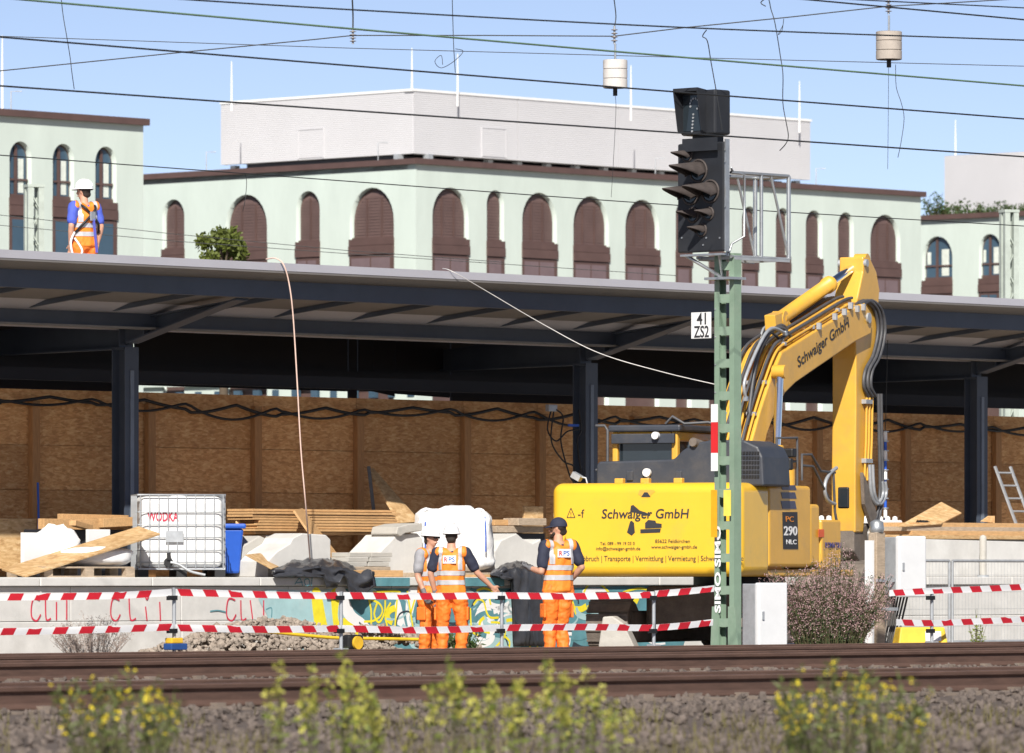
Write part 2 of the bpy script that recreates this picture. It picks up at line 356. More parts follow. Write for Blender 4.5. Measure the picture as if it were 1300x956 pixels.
# spray paint on the platform wall, laid on as thin coats
def ribbon(b, pts, wd, y, closed=False, taper=False):
    pts = [Vector((p[0], p[1])) for p in pts]; n = len(pts); vs = []
    for i, p in enumerate(pts):
        a = pts[(i - 1) % n] if closed else pts[max(i - 1, 0)]; c = pts[(i + 1) % n] if closed else pts[min(i + 1, n - 1)]
        d = (c - a); d = d.normalized() if d.length > 1e-9 else Vector((1, 0)); nn = Vector((-d.y, d.x)) * wd / 2
        vs += [(p.x - nn.x, y, p.y - nn.y), (p.x + nn.x, y, p.y + nn.y)]
    fs = [(2 * i, 2 * i + 1, 2 * ((i + 1) % n) + 1, 2 * ((i + 1) % n)) for i in range(n if closed else n - 1)]
    b.add(vs, fs)
def smooth_pts(pts, closed=False, sub=6):
    out = []; n = len(pts)
    for i in range(n if closed else n - 1):
        p = [Vector(pts[(i + j) % n] if closed else pts[min(max(i + j, 0), n - 1)]) for j in (-1, 0, 1, 2)]
        for q in range(sub):
            t = q / sub
            out.append(.5 * ((2 * p[1]) + (-p[0] + p[2]) * t + (2 * p[0] - 5 * p[1] + 4 * p[2] - p[3]) * t * t + (-p[0] + 3 * p[1] - 3 * p[2] + p[3]) * t ** 3))
    if not closed: out.append(Vector(pts[-1]))
    return out
def wallpx(px, py): q = LP(px, py, -.0); return (q.x, q.z)
teal = M('spray_teal', (0.10, 0.26, 0.30), 0.7, var=0.25, vs=3, dirt=0.4, dcol=(0.25, 0.38, 0.40), ds=2)
pale = M('spray_pale_teal', (0.36, 0.55, 0.57), 0.75, var=0.15, vs=2, dirt=0.4, dcol=(0.6, 0.64, 0.62), ds=2.5)
syel = M('spray_yellow', (0.80, 0.68, 0.03), 0.7, var=0.12, vs=8)
swhite = M('spray_white', (0.80, 0.80, 0.80), 0.7, var=0.06)
sdark = M('spray_dark', (0.03, 0.045, 0.06), 0.7, var=0.2)
YB = -.010     # in front of the plinth face
def filled(pxs, y, mat, name='painted_patch'):
    pts = smooth_pts([wallpx(*p) for p in pxs], True, 5); n = len(pts)
    b = MB(); b.add([(p.x, y if p.y < .497 else y + .035, p.y) for p in pts], [tuple(range(n))])
    # split at plinth: keep one sheet standing on the plinth face
    b.v = [(v[0], y, v[2]) for v in b.v]; return b.build(name, mat, plat)
filled([(330, 752), (395, 750), (440, 752), (470, 800), (440, 826), (380, 826), (350, 810), (338, 780)], YB, pale)
filled([(395, 752), (405, 748), (412, 780), (418, 820), (404, 826), (398, 790)], YB - .002, syel)
filled([(420, 750), (431, 749), (428, 780), (432, 800), (424, 800), (420, 770)], YB - .002, syel)
filled([(430, 788), (455, 786), (470, 800), (460, 826), (428, 826)], YB - .003, syel)
filled([(438, 748), (490, 747), (620, 747), (735, 746), (860, 746), (862, 790), (855, 826), (700, 828), (520, 828), (452, 826), (446, 780)], YB - .001, teal)
filled([(425, 748), (437, 747), (448, 775), (462, 787), (474, 805), (462, 830), (452, 830), (461, 806), (450, 795), (436, 783), (430, 762)], YB - .004, swhite)
filled([(500, 770), (506, 762), (512, 786), (514, 800), (506, 801)], YB - .004, swhite)
filled([(600, 790), (610, 766), (622, 772), (628, 800), (616, 812), (604, 810)], YB - .004, swhite)
filled([(640, 770), (650, 752), (660, 770), (664, 815), (650, 822), (641, 800)], YB - .004, pale)
filled([(518, 748), (530, 748), (524, 775), (519, 800), (514, 775)], YB - .004, swhite)
filled([(740, 748), (770, 748), (768, 760), (745, 761)], YB - .004, swhite)
filled([(528, 800), (600, 806), (640, 812), (640, 826), (530, 826)], YB - .003, pale)
def stroke(pxs, wd, y, mat, name='painted_stroke', sub=6):
    b = MB(); ribbon(b, smooth_pts([wallpx(*p) for p in pxs], False, sub), wd, y); return b.build(name, mat, plat)
for pts in ([(472, 752), (505, 751), (503, 762), (500, 800)], [(466, 756), (470, 775), (470, 800)], [(478, 765), (474, 780), (480, 790), (487, 778), (488, 762)], [(495, 765), (488, 780), (492, 800)],
            [(600, 768), (606, 761), (613, 764), (617, 778), (622, 784), (632, 784)], [(604, 750), (614, 747), (628, 752)], [(620, 758), (622, 768)], [(596, 772), (598, 800), (606, 806)],
            [(622, 790), (636, 792), (640, 806), (628, 822)], [(683, 748), (682, 770), (686, 785)], [(680, 802), (674, 815), (670, 826)], [(690, 802), (684, 812), (680, 826)],
            [(740, 752), (748, 741), (760, 741), (772, 752)], [(520, 780), (526, 760), (530, 752)], [(524, 802), (519, 770), (516, 750)],
            [(640, 808), (646, 815), (644, 826)], [(700, 760), (712, 752), (724, 760), (730, 780)], [(790, 752), (812, 747), (835, 755), (850, 775)]):
    stroke(pts, .032, YB - .006, syel)
for pts in ([(500, 802), (506, 780), (520, 778), (524, 800)], [(530, 760), (528, 790), (534, 812)], [(640, 760), (636, 790), (645, 822)], [(455, 790), (462, 800), (470, 820)], [(610, 755), (600, 765), (592, 790)]):
    stroke(pts, .025, YB - .005, sdark)
rg = random.Random(12)
for k in range(70):      # fill-ins and outlines of the mural's letters
    cx_, cy_ = rg.uniform(455, 860), rg.uniform(756, 815); a0 = rg.uniform(0, 6.28); rr = rg.uniform(8, 20); sw = rg.uniform(1.5, 4.0)
    pts = [(cx_ + rr * math.cos(a0 + sw * j / 5) * 1.1, cy_ + rr * .8 * math.sin(a0 + sw * j / 5)) for j in range(6)]
    stroke(pts, rg.choice((.03, .05, .09)), YB - .0045 - .0004 * (k % 4), (syel, swhite, sdark, pale, teal, pale)[k % 6])
for cx0, a in ((0, 0), (101, 1), (248, 2)):   # red sprayed capitals on the left wall
    for pts in ([(50, 762), (42, 760), (39, 772), (40, 784), (46, 788), (51, 780)], [(57, 762), (58, 786), (64, 785)] if a != 1 else [(62, 758), (64, 786), (71, 785)],
                [(71, 764), (71, 787)] if a == 0 else ([(83, 770), (85, 788)] if a == 1 else [(72, 786), (69, 762)]), [(84, 762), (84, 787)] if a == 0 else ([(101, 764), (102, 788)] if a == 1 else [(86, 762), (86, 788)])):
        stroke([(p[0] + cx0, p[1]) for p in pts], .022, YB - .001, redspray)
stroke([(184, 758), (186, 761), (188, 757)], .02, YB - .001, redspray)
for pts in ([(337, 774), (344, 772), (344, 784)], [(266, 776), (276, 775), (286, 777)], [(368, 788), (378, 788)]): stroke(pts, .018, YB - .001, teal)
def coppx(px, py): q = LP(px, py, -.072); return (q.x, q.z)
for pts in ([(374, 742), (380, 734), (384, 744)], [(376, 740), (384, 739)], [(388, 744), (386, 737), (391, 735), (393, 741), (389, 744)], [(396, 733), (395, 744)]):
    b = MB(); ribbon(b, smooth_pts([coppx(*p) for p in pts], False, 4), .014, -.078); b.build('painted_stroke', teal, plat)
b = MB()
for a, c in (((440, 733.5), (520, 744)), ((530, 733.5), (640, 744))):
    q1, q2 = coppx(*a), coppx(*c); b.add([(q1[0], -.0775, q1[1]), (q2[0], -.0775, q1[1]), (q2[0], -.0775, q2[1]), (q1[0], -.0775, q2[1])], [(0, 1, 2, 3)])
b.build('painted_patch', teal, plat)
# ------------------------------------------------------------------ station canopy
can = empty('platform_canopy', PW(0, 2.70, ZP), RZ, 'long dark steel platform roof with pale edge trim and slanting brackets', 'canopy')
can0 = can; C0 = Vector((0, 2.70, ZP))
def CB(b, name, mat, bevel=0):          # canopy parts are written in platform coordinates
    return b.build(name, mat, can, -C0, bevel=bevel)
ZE = LP(0, 316.5, 0).z; YC = 2.70
T0, T1 = -34.0, 44.0
CB(MB().b2((T0, 0, ZE - .105), (T1, .04, ZE)), 'edge_trim', trim_m)
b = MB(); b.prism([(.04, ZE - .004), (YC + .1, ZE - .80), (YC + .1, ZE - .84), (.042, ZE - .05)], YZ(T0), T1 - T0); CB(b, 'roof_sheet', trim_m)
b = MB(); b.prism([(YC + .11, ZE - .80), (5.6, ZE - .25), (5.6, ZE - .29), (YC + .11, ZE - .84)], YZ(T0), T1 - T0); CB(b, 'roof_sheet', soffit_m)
b = MB(); b.prism([(.005, ZE - .108), (.04, ZE - .108), (.30, ZE - .20), (.30, ZE - .225), (.006, ZE - .135)], YZ(T0), T1 - T0); CB(b, 'gutter_sheet', soffit_m)
b = MB(); b.b2((T0, .30, ZE - .46), (T1, .318, ZE - .227)); b.b2((T0, .318, ZE - .46), (T1, .42, ZE - .445)); CB(b, 'edge_beam', steel)
zs0, zs1 = LP(60, 359, .32).z, LP(100, 391, 2.1).z
zs0 = ZE - .43
lb0, lb1 = LP(60, 392, 2.1).z, LP(60, 411, 2.1).z
b = MB(); b.b2((T0, 2.095, lb1), (T1, 2.12, lb0 + .02)); CB(b, 'purlin_beam', steel)
CB(MB().b2((T0, 1.99, lb1 - .028), (T1, 2.2, lb1 - .001)), 'beam_flange', M('flange_paint', (0.20, 0.19, 0.18), 0.5))
tcol = [LP(px, 600, YC).x for px in (159, 743, 1239)]
pitch = (tcol[2] - tcol[0]) / 2
cols_t = [tcol[0] - 2 * pitch, tcol[0] - pitch, tcol[0], tcol[1], tcol[2], tcol[2] + pitch, tcol[2] + 2 * pitch]
pt = LP(34, 391, 2.1).x
tt = pt - 12 * 1.53; ps = []
while tt < T1 - 2: ps.append(tt); tt += 1.53
pur = MB(); d = Vector((0, 2.09 - .42, zs1 - zs0))
pur.bar((0, .42, zs0), (0, 2.09, zs1), .055, .06); pum = pur.mesh('rafter', steel)
for a, c in zip(ps, ps[1:]):
    linkmesh('rafter', pum, can, Vector((a, 0, 0)) - C0)
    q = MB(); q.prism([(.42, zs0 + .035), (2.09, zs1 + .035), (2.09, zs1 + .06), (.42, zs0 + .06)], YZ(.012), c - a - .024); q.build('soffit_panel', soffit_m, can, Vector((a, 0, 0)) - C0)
ztop = LP(159, 443, YC - .13).z                      # column head
def column_meshes():
    c = MB(); h = ztop - ZP + .03
    c.b2((-.13, -.13, 0), (.13, -.112, h)); c.b2((-.13, .112, 0), (.13, .13, h)); c.b2((-.006, -.112, 0), (.006, .112, h))
    for zz in (.02, h - .02): c.b2((-.13, -.132, zz - .015), (.13, .132, zz + .015))
    st = MB().b2((-.035, -.145, 0.02), (.03, -.131, h - .32))
    zt0, zt1 = zs1 - .02, zs0 - .01
    br = MB(); zb = ztop - ZP + .02
    ya, yb = .13, .43 - YC
    A = lambda y: (zt0 - ZP - .045) + (zt1 - zt0) * ((2.1 - YC) - y) / ((2.1 - YC) - yb)
    bot = lambda y: zb + ((ZE - .455 - .12 + .10) - ZP - zb) * (ya - y) / (ya - yb)
    poly = [(ya, bot(ya)), (yb, bot(yb)), (yb, A(yb)), (2.1 - YC, A(2.1 - YC)), (ya, A(ya) + .0)]
    br.prism(poly, YZ(-.008), .016)
    br.bar((0, -.13, bot(-.13)), (0, yb, bot(yb)), .24, .02); br.bar((0, ya, A(ya)), (0, yb, A(yb) - .005), .22, .018)
    # stiffeners at the knee
    br.b2((-.12, -.485, bot(-.48) + .01), (.12, -.47, A(-.48) - .01)); br.b2((-.12, -.01, zb), (.12, .004, A(0) - .01))
    rb = MB(); rb.prism([(.14, zb), (2.9, 3.1), (2.9, 3.4), (.14, zb + .5)], YZ(-.008), .016); rb.bar((0, .14, zb - .01), (0, 2.9, 3.09), .2, .02)
    return c.mesh('column', steel), st.mesh('cover_strip', M('strip_paint', (0.17, 0.20, 0.25), 0.4)), br.mesh('bracket', steel), rb.mesh('rear_bracket', steel)
cme, sme, bme, rme = column_meshes()
for t in cols_t:
    c = linkmesh('column', cme, can, Vector((t, YC, ZP)) - C0); linkmesh('cover_strip', sme, c)
    linkmesh('bracket', bme, can, Vector((t, YC, ZP)) - C0); linkmesh('rear_bracket', rme, can, Vector((t, YC, ZP)) - C0)
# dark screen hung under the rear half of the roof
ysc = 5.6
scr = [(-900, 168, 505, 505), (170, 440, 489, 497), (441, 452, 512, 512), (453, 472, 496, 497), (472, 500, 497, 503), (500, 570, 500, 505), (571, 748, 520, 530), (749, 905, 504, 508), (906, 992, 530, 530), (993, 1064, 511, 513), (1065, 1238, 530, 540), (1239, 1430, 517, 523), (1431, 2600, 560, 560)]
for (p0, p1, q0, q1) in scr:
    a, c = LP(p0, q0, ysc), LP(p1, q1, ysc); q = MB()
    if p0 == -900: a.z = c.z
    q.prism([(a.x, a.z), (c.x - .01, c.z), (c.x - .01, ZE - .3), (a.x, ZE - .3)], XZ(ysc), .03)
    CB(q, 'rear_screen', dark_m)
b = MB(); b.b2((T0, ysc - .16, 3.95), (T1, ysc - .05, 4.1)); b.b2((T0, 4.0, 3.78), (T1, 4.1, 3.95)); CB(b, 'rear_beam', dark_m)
# ------------------------------------------------------------------ OSB hoarding on the platform
YO = 3.45
hoard = empty('board_hoarding', PW(0, YO, ZP), RZ, 'tall brown chipboard hoarding with timber posts under the platform roof', 'hoarding')
H0 = Vector((0, YO, ZP)); zo = LP(300, 501, YO).z - ZP
ppx = [-560, -430, -310, -200, -95, 40, 187, 322, 452, 588, 683, 803, 920, 1035, 1147, 1262, 1372, 1480, 1590, 1700]
pts_t = [LP(p, 600, YO).x for p in ppx]
rows = [0, .58, 1.19, 1.80, zo]
for a, c in zip(pts_t, pts_t[1:]):
    for r0, r1 in zip(rows, rows[1:]):
        q = MB().b2((.004, 0, r0 + .004), (c - a - .004, .026, r1 - .004))
        q.build('osb_board', osb, hoard, (a, random.uniform(-.006, .006), 0))
    MB().b2((0, .034, 0), (c - a, .045, zo - .004)).build('backing_sheet', osb, hoard, (a, 0, 0))
    MB().b2((-.07, -.1, 0), (.07, -.006, zo - .16)).build('post', post_wood, hoard, (a, 0, 0), bevel=.006)
def garland(name, zc, amp, r, seed, p0=-30, p1=1330, lab=None):
    rnd = random.Random(seed); pts = []; a = LP(p0, 500, YO - .12).x; c = LP(p1, 500, YO - .12).x; n = 26; ph = rnd.uniform(0, 6)
    for i in range(n * 8 + 1):
        u = i / 8.0; s_ = abs(math.sin(u * math.pi * .5 + ph)) * amp * (0.5 + .5 * math.sin(int(u / 2 + ph) * 2.3 + seed) ** 2)
        pts.append((a + (c - a) * u / n, -.125 - .01 * seed, zc + .03 * math.sin(u * .7) - s_))
    o = MB().tube(pts, r, 6).build(name, black_m, None, PW(0, YO, ZP), (0, 0, RZ)); return tag(o, lab, 'cable')
garland('black_cable', zo - .13, .14, .024, 1, lab='upper black cable looped along the top of the chipboard hoarding')
garland('black_cable', zo - .15, .19, .020, 2, lab='lower black cable sagging along the top of the chipboard hoarding')
# ------------------------------------------------------------------ mint office building behind
def frame2(px, Y, ang):      # face frame: x along the face (angle from +X), z up, y into the building
    return Matrix.Translation((ray(px, 0).x * Y, Y, 0)) @ Matrix.Rotation(ang, 4, 'Z')
ROOF = HC + (HZ - 201) / F * 185.0
A_R, A_L = R(47.0), R(-43.0)          # right-receding and left-receding faces
def setM(o, Mf):
    o.matrix_basis = (Matrix.Translation(-o.parent.location) @ Mf) if o.parent else Mf
bld = empty('office_building', at(528, HZ, 185.0) - Vector((0, 0, HC)), 0, 'mint green office block with brown arched windows behind the platform roof', 'building')
def fpx(Mf, px): return on_plane(Mf, 1, 0, px, 600).x
def arch_pts(x0, x1, zb, zt, seg=14):
    r = (x1 - x0) / 2; cx = (x0 + x1) / 2; zs = zt - r * 1.12
    return [(x0, zb), (x1, zb)] + [(cx + r * math.cos(a), zs + r * 1.12 * math.sin(a)) for a in [math.pi * k / seg for k in range(seg + 1)]], zs
def facade(Mf, xa, xb, ztop, wins, dep=.24):
    """wall with real arched openings; wins: (x0, x1, zb, zt, kind)"""
    bm = bmesh.new(); loops = []
    outer = [(xa, 0), (xb, 0), (xb, ztop), (xa, ztop)]
    for poly in [outer] + [arch_pts(*w_[:4])[0] for w_ in wins]:
        vs = [bm.verts.new((p[0], 0, p[1])) for p in poly]
        loops.append(vs)
        for i in range(len(vs)): bm.edges.new((vs[i], vs[(i + 1) % len(vs)]))
    bmesh.ops.triangle_fill(bm, edges=bm.edges[:], use_beauty=True, normal=(0, -1, 0))
    for vs in loops[1:]:
        back = [bm.verts.new((v.co.x, dep, v.co.z)) for v in vs]
        for i in range(len(vs)):
            j = (i + 1) % len(vs); f = bm.faces.new((vs[i], vs[j], back[j], back[i])); f.smooth = True
    me = bpy.data.meshes.new('wall'); bm.to_mesh(me); bm.free(); me.materials.append(mint)
    o = linkmesh('wall', me, bld); setM(o, Mf)
    for (x0, x1, zb, zt, kind) in wins:
        wm_ = (x1 - x0); drop_ = random.Random(int(x0 * 77)).uniform(.5, 1.1); poly, zs = arch_pts(x0 + .02, x1 - .02, zb, zt - .02)
        # solid brown backing fills the arch, real panels in front of it
        q = MB(); q.prism(poly, XZ(dep - .03), .05); wn = q.build('window', brown_b, bld); setM(wn, Mf)
        zsp = zt - (1.42 if kind != 'glass' else 1.40)
        yb = dep - .075
        if kind == 'glass':
            n = 2; p2, z2 = arch_pts(x0 + .06, x1 - .06, zsp + .06, zt - .07)
            q = MB(); q.prism(p2, XZ(yb), .02); o2 = q.build('pane', pane_m, wn)
            q = MB(); q.b2((x0 + wm_ * .56, yb - .0265, zsp + .12), (x0 + wm_ * .80, yb - .0225, zt - .42)); q.build('curtain', curtain_m, wn); MB().b2((x0 + wm_ * .08, yb - .0265, zsp + .5), (x0 + wm_ * .2, yb - .0225, zt - .5)).build('curtain', curtain_m, wn)
            q = MB(); q.b2(((x0 + x1) / 2 - .045 - wm_ * .08, yb - .06, zsp), ((x0 + x1) / 2 + .045 - wm_ * .08, yb - .03, zt - .1)); q.b2((x0 + .03, yb - .065, zsp + .42), (x1 - .03, yb - .032, zsp + .47)); q.b2((x0 + .03, yb - .067, zsp - .02), (x1 - .03, yb - .034, zsp + .08))
            q.build('window_frame', brown_b, wn)
        else:
            # louvre blind in the arch
            p2, z2 = arch_pts(x0 + .09, x1 - .09, zsp, zt - .12); q = MB(); q.prism(p2, XZ(yb), .03)
            q.build('blind', brown_l, wn)
            q = MB(); cx = (x0 + x1) / 2; r_ = (x1 - x0) / 2 - .09; zc = zt - .12 - r_ * 1.12; z = zsp + .05
            while z < zt - .25:
                hw = r_ if z < zc else r_ * math.sqrt(max(0, 1 - ((z - zc) / (r_ * 1.12)) ** 2))
                if hw > .1: q.box((cx, yb - .045, z), (2 * hw - .03, .008, .070), Matrix.Rotation(R(7), 3, 'X'))
                z += .085
            tag(q.build('blind_slats', brown_l, wn), kind='stuff')
            q = MB(); n = 3 if wm_ > 1.3 else (2 if wm_ > .8 else 1)
            for k in range(1, n): q.b2((x0 + wm_ * k / n - .025, yb - .085, zsp), (x0 + wm_ * k / n + .025, yb - .06, zs + r_ * .85))
            q.b2((x0 + .02, yb - .09, zsp - .06), (x1 - .02, yb - .058, zsp + .03)); q.build('window_frame', brown_b, wn)
        # spandrel panel standing a little wider than the arch, lower window below
        q = MB()
        for (h0, h1, pr) in ((-.20, -.02, .03), (-.46, -.21, .05)): q.b2((x0 - .018, -pr, zsp + h0), (x1 + .018, dep - .06, zsp + h1))
        q.build('spandrel', brown_b, wn)
        zl1 = zsp - .48; zl0 = max(zl1 - 1.7, zb + .05)
        q = MB(); q.b2((x0 - .012, -.012, zl0), (x1 + .012, dep - .05, zl1)); q.build('lower_panel', brown_b, wn)
        lp = pane_m if kind == 'glass' else M('lower_blind', (0.17, 0.12, 0.125), .4, var=.1)
        n = 2 if wm_ > .8 else 1
        for k in range(n):
            a0 = x0 + .08 + (wm_ - .16) * k / n; a1 = a0 + (wm_ - .16) / n - .06
            MB().b2((a0, -.022, zl0 + .1), (a1, -.0125, zl1 - .08)).build('lower_pane', lp, wn)
    return o
def wz(Mf, px, py): return on_plane(Mf, 1, 0, px, py).z
def mkwins(Mf, lst, kind):
    out = []
    for w_ in lst:
        p0, p1, py = w_[:3]; a, c = fpx(Mf, p0), fpx(Mf, p1)
        zt = wz(Mf, (p0 + p1) / 2, py); out.append((min(a, c), max(a, c), zt - 6.2 if zt > 11 else zt - 5.2, zt, w_[3] if len(w_) > 3 else kind))
    return out
def strip(Mf, xa, xb, z0, z1, y0, y1, name, mat):
    o = MB().b2((xa, y0, z0), (xb, y1, z1)).build(name, mat, bld); setM(o, Mf); return o
# right face
FR = frame2(528, 185.0, A_R); xr = fpx(FR, 1169)
w1 = mkwins(FR, [(549, 595, 238), (618, 640, 241.5), (663, 707, 244.5), (728, 773, 249), (794, 837, 253.5), (858, 878, 256), (900, 925, 259), (942, 962, 262), (985, 1003, 264), (1023, 1044, 267), (1064, 1084, 269.5), (1105, 1143, 272.5)], 'blind')
facade(FR, 0, xr, ROOF - .16, w1)
strip(FR, -.12, xr + .1, ROOF - .16, ROOF, -.14, .3, 'cornice', brown_b)
# left face (frame x runs away to the left: build it from its far end)
qx = fpx(FR, 528)
FLb = frame2(528, 185.0, A_L)
xl = fpx(FLb, 150)
w2 = mkwins(FLb, [(206, 234, 253), (286, 339, 247), (376, 406, 242.5), (444, 500, 238)], 'blind')
facade(FLb, xl, 0, ROOF - .16, w2)
strip(FLb, xl, .12, ROOF - .161, ROOF - .001, -.14, .3, 'cornice', brown_b)
# wing at the left, nearer
YW = 185.0 * 0.914
FW = frame2(182, 169.0, A_R); zw = wz(FW, 182, 151)
xw = fpx(FW, -260)
w3 = mkwins(FW, [(12, 40, 179.5), (67, 94, 182.5), (121, 148, 186), (-45, -17, 175), (-105, -76, 171)], 'glass')
facade(FW, xw, 0, zw - .17, w3); strip(FW, xw, .1, zw - .17, zw, -.14, .4, 'cornice', brown_b)
o = MB().b2((-.01, .001, 0), (0, 25, zw - .02)).build('wall', mint, bld); setM(o, FW)
# wing at the right, farther back
FX = frame2(1170, 214.6, A_L); zx = wz(FX, 1170, 274); xx = fpx(FX, 1500)
w4 = mkwins(FX, [(1171, 1209, 300), (1243, 1270, 297), (1320, 1350, 292), (1385, 1420, 288)], 'glass')
facade(FX, -1.0, xx, zx - .16, w4); strip(FX, -.1, xx, zx - .16, zx, -.14, .4, 'cornice', brown_b)
# roof slabs
for nm, Mf, x0, x1, z, dp in (('roof', FR, .0, xr, ROOF - .1, 14), ('roof', FX, -1, xx, zx - .1, 10)):
    strip(Mf, x0, x1, z - .2, z, .32, dp, nm, conc2)
strip(FW, xw, -.05, zw - .3, zw - .1, .45, 20, 'roof', conc2)
# brackets and slots seen in the gap under the canopy
zsl = wz(FLb, 300, 497)
for k in range(22):
    px = 150 + k * 24.5
    if px < 520:
        x0 = fpx(FLb, px); strip(FLb, x0, x0 + .26, zsl - .28, zsl + .02, -.02, .1, 'vent_slot', pane_m)
strip(FLb, xl, 0, zsl + .18, zsl + .26, -.12, -.01, 'ledge', mint)
# plant room on the roof
clad = M('plant_cladding', (0.56, 0.555, 0.57), 0.5, var=0.03, vs=0.6)
def cladding(m):
    t = m.node_tree; N = t.nodes; b = [n for n in N if n.type == 'BSDF_PRINCIPLED'][0]; tc = [n for n in N if n.type == 'TEX_COORD'][0]
    wv = N.new('ShaderNodeTexWave'); wv.bands_direction = 'Z'; wv.inputs['Scale'].default_value = 5.5; wv.inputs['Distortion'].default_value = 0
    t.links.new(tc.outputs['Object'], wv.inputs['Vector'])
    bp = N.new('ShaderNodeBump'); bp.inputs['Strength'].default_value = .3; bp.inputs['Distance'].default_value = .03; t.links.new(wv.outputs['Fac'], bp.inputs['Height']); t.links.new(bp.outputs[0], b.inputs['Normal'])
cladding(clad)
PY = 190.0
PR = frame2(525, PY, A_R); PL = frame2(525, PY, A_L)
z1 = wz(PR, 525, 115.6); z0 = ROOF + .46; x1 = fpx(PR, 1029); x2 = fpx(PL, 280)
plant = empty('roof_plant_room', PR.to_translation() + Vector((0, 0, z0)), 0, 'large pale ribbed plant room standing on the roof of the mint building', 'plant room')
def PB(b, Mf, name, mat):
    o = b.build(name, mat, plant); setM(o, Mf); return o
def seams(xa, xb, Mf, nm):
    n = max(1, int(abs(xb - xa) / 4.0)); w_ = (xb - xa) / n
    for k in range(n):
        PB(MB().b2((xa + w_ * k + .012, 0, z0), (xa + w_ * (k + 1) - .012, .2, z1)), Mf, 'cladding_panel', clad)
seams(0, x1, PR, 0); seams(x2, -.03, PL, 0)
PB(MB().b2((.1, .3, z0 + .05), (x1 - .1, abs(x2) - .15, z1 - .05)), PR, 'core', clad)
PB(MB().b2((-.06, -.03, z1), (x1 + .03, .3, z1 + .07)), PR, 'capping', white_p); PB(MB().b2((x2, -.03, z1 + .001), (-.04, .3, z1 + .071)), PL, 'capping', white_p)
q = MB()
for k in range(15): q.b2((x1 * k / 14.0 - .1, .5, ROOF - .3), (x1 * k / 14.0 + .1, .7, z0))
PB(q, PR, 'stilts', galv_d)
q = MB()
for k in range(8): q.b2((x2 * k / 7.0 - .1, .5, ROOF - .3), (x2 * k / 7.0 + .1, .7, z0))
PB(q, PL, 'stilts', galv_d)
PB(MB().b2((.2, .9, ROOF - .2), (x1 - .3, abs(x2) - .9, z0 - .02)), PR, 'shadow_base', dark_m)  # near-black block stands in for the shade in the gap under the room
for (px, face) in ((627, PR), (395, PL)):      # service doors
    xx_ = fpx(face, px); q = MB().b2((xx_ - .5, -.02, z0 + .05), (xx_ + .5, -.004, z0 + .85)); dd = PB(q, face, 'door', clad)
    q = MB().b2((xx_ - .53, -.03, z0 + .02), (xx_ - .5, -.002, z0 + .9)); q.b2((xx_ - .5, -.03, z0 + .87), (xx_ + .5, -.002, z0 + .9)); q.b2((xx_ + .5, -.03, z0 + .02), (xx_ + .53, -.002, z0 + .9)); PB(q, face, 'door_frame', clad)
# second plant room at the far right
p2 = at(1199, 0, 222.0); PX2 = frame2(1199, 222.0, A_L)
zc0, zc1 = wz(PX2, 1199, 262), wz(PX2, 1199, 198)
o = MB().b2((0, 0, zx - .1), (14, 8, zc1)).build('roof_plant_room', clad); setM(o, PX2)
tag(o, 'smaller pale plant room at the right edge behind the leafy roof edge', 'plant room')
# lightning rods
for (px, ya, yb_, Y, lab) in ((294, 78, 128, 192, 'above the left end of the plant room'), (523, 61, 118, 190.4, 'at the corner of the plant room'), (581, 68, 122, 191, 'just right of the plant room corner'), (801, 83, 140, 194, 'above the hanging left counterweight side of the plant room'), (1015, 103, 156, 202, 'at the right end of the plant room'), (1213, 152, 200, 222, 'on the small plant room at right'), (3, 45, 145, 170, 'on the left wing at the picture edge')):
    a, c = at(px, ya, Y), at(px, yb_, Y); c.z -= .3
    tag(MB().tube([c, (c + a) / 2, a], [.034, .03, .014], 6).build('lightning_rod', white_p, None), 'thin white lightning rod ' + lab, 'rod', 'lightning rods on the roofs')
for (px, ya, yb_, Y) in ((262, 193, 218, 192.5), (480, 181, 203, 186), (832, 201, 222, 193), (1036, 214, 236, 203), (14, 116, 142, 169.5)):
    a, c = at(px, ya, Y), at(px, yb_, Y); e = a + Vector((.28, 0, 0)); c.z -= .1
    tag(MB().tube([c, a, e], .018, 6).build('roof_hook', galv_d), 'small bent grey pipe on the roof edge %s' % {262: 'left of the plant room', 480: 'left of the building corner', 832: 'behind the signal', 1036: 'right of the plant room', 14: 'of the left wing'}[px], 'pipe', 'bent pipes on the roof edge')
# ------------------------------------------------------------------ excavator
TH = 24.0; fwd = Vector((math.sin(R(TH)), math.cos(R(TH)), 0))
rear = at(831, HZ, 86.5); exc = rear + fwd * 2.95; exc.z = 0
ME = Matrix.Translation(exc) @ Matrix.Rotation(R(-TH), 4, 'Z')
ex = empty('excavator', exc, R(-TH), 'yellow crawler excavator with raised boom standing beside the platform', 'excavator')
def EX(px, py, x): q = on_plane(ME, 0, x, px, py); return (q.y, q.z)      # side view plane
def ER(px, py, y=-2.95): q = on_plane(ME, 1, y, px, py); return (q.x, q.z)  # rear view plane
zt, zb = ER(800, 613)[1], ER(800, 732)[1]
x0, x1 = ER(711, 670, -2.7)[0], ER(948, 670, -2.75)[0]
x0 -= .03
poly = [(x0, -2.95), (x1, -2.95), (x1, -1.9), (x0, -1.9)]
b = MB(); b.prism(poly, Matrix.Translation((0, 0, zb)), zt - zb)
cw = b.build('counterweight', yel, ex, bevel=.13, seg=6)
for p in cw.data.polygons: p.use_smooth = p.area < .2
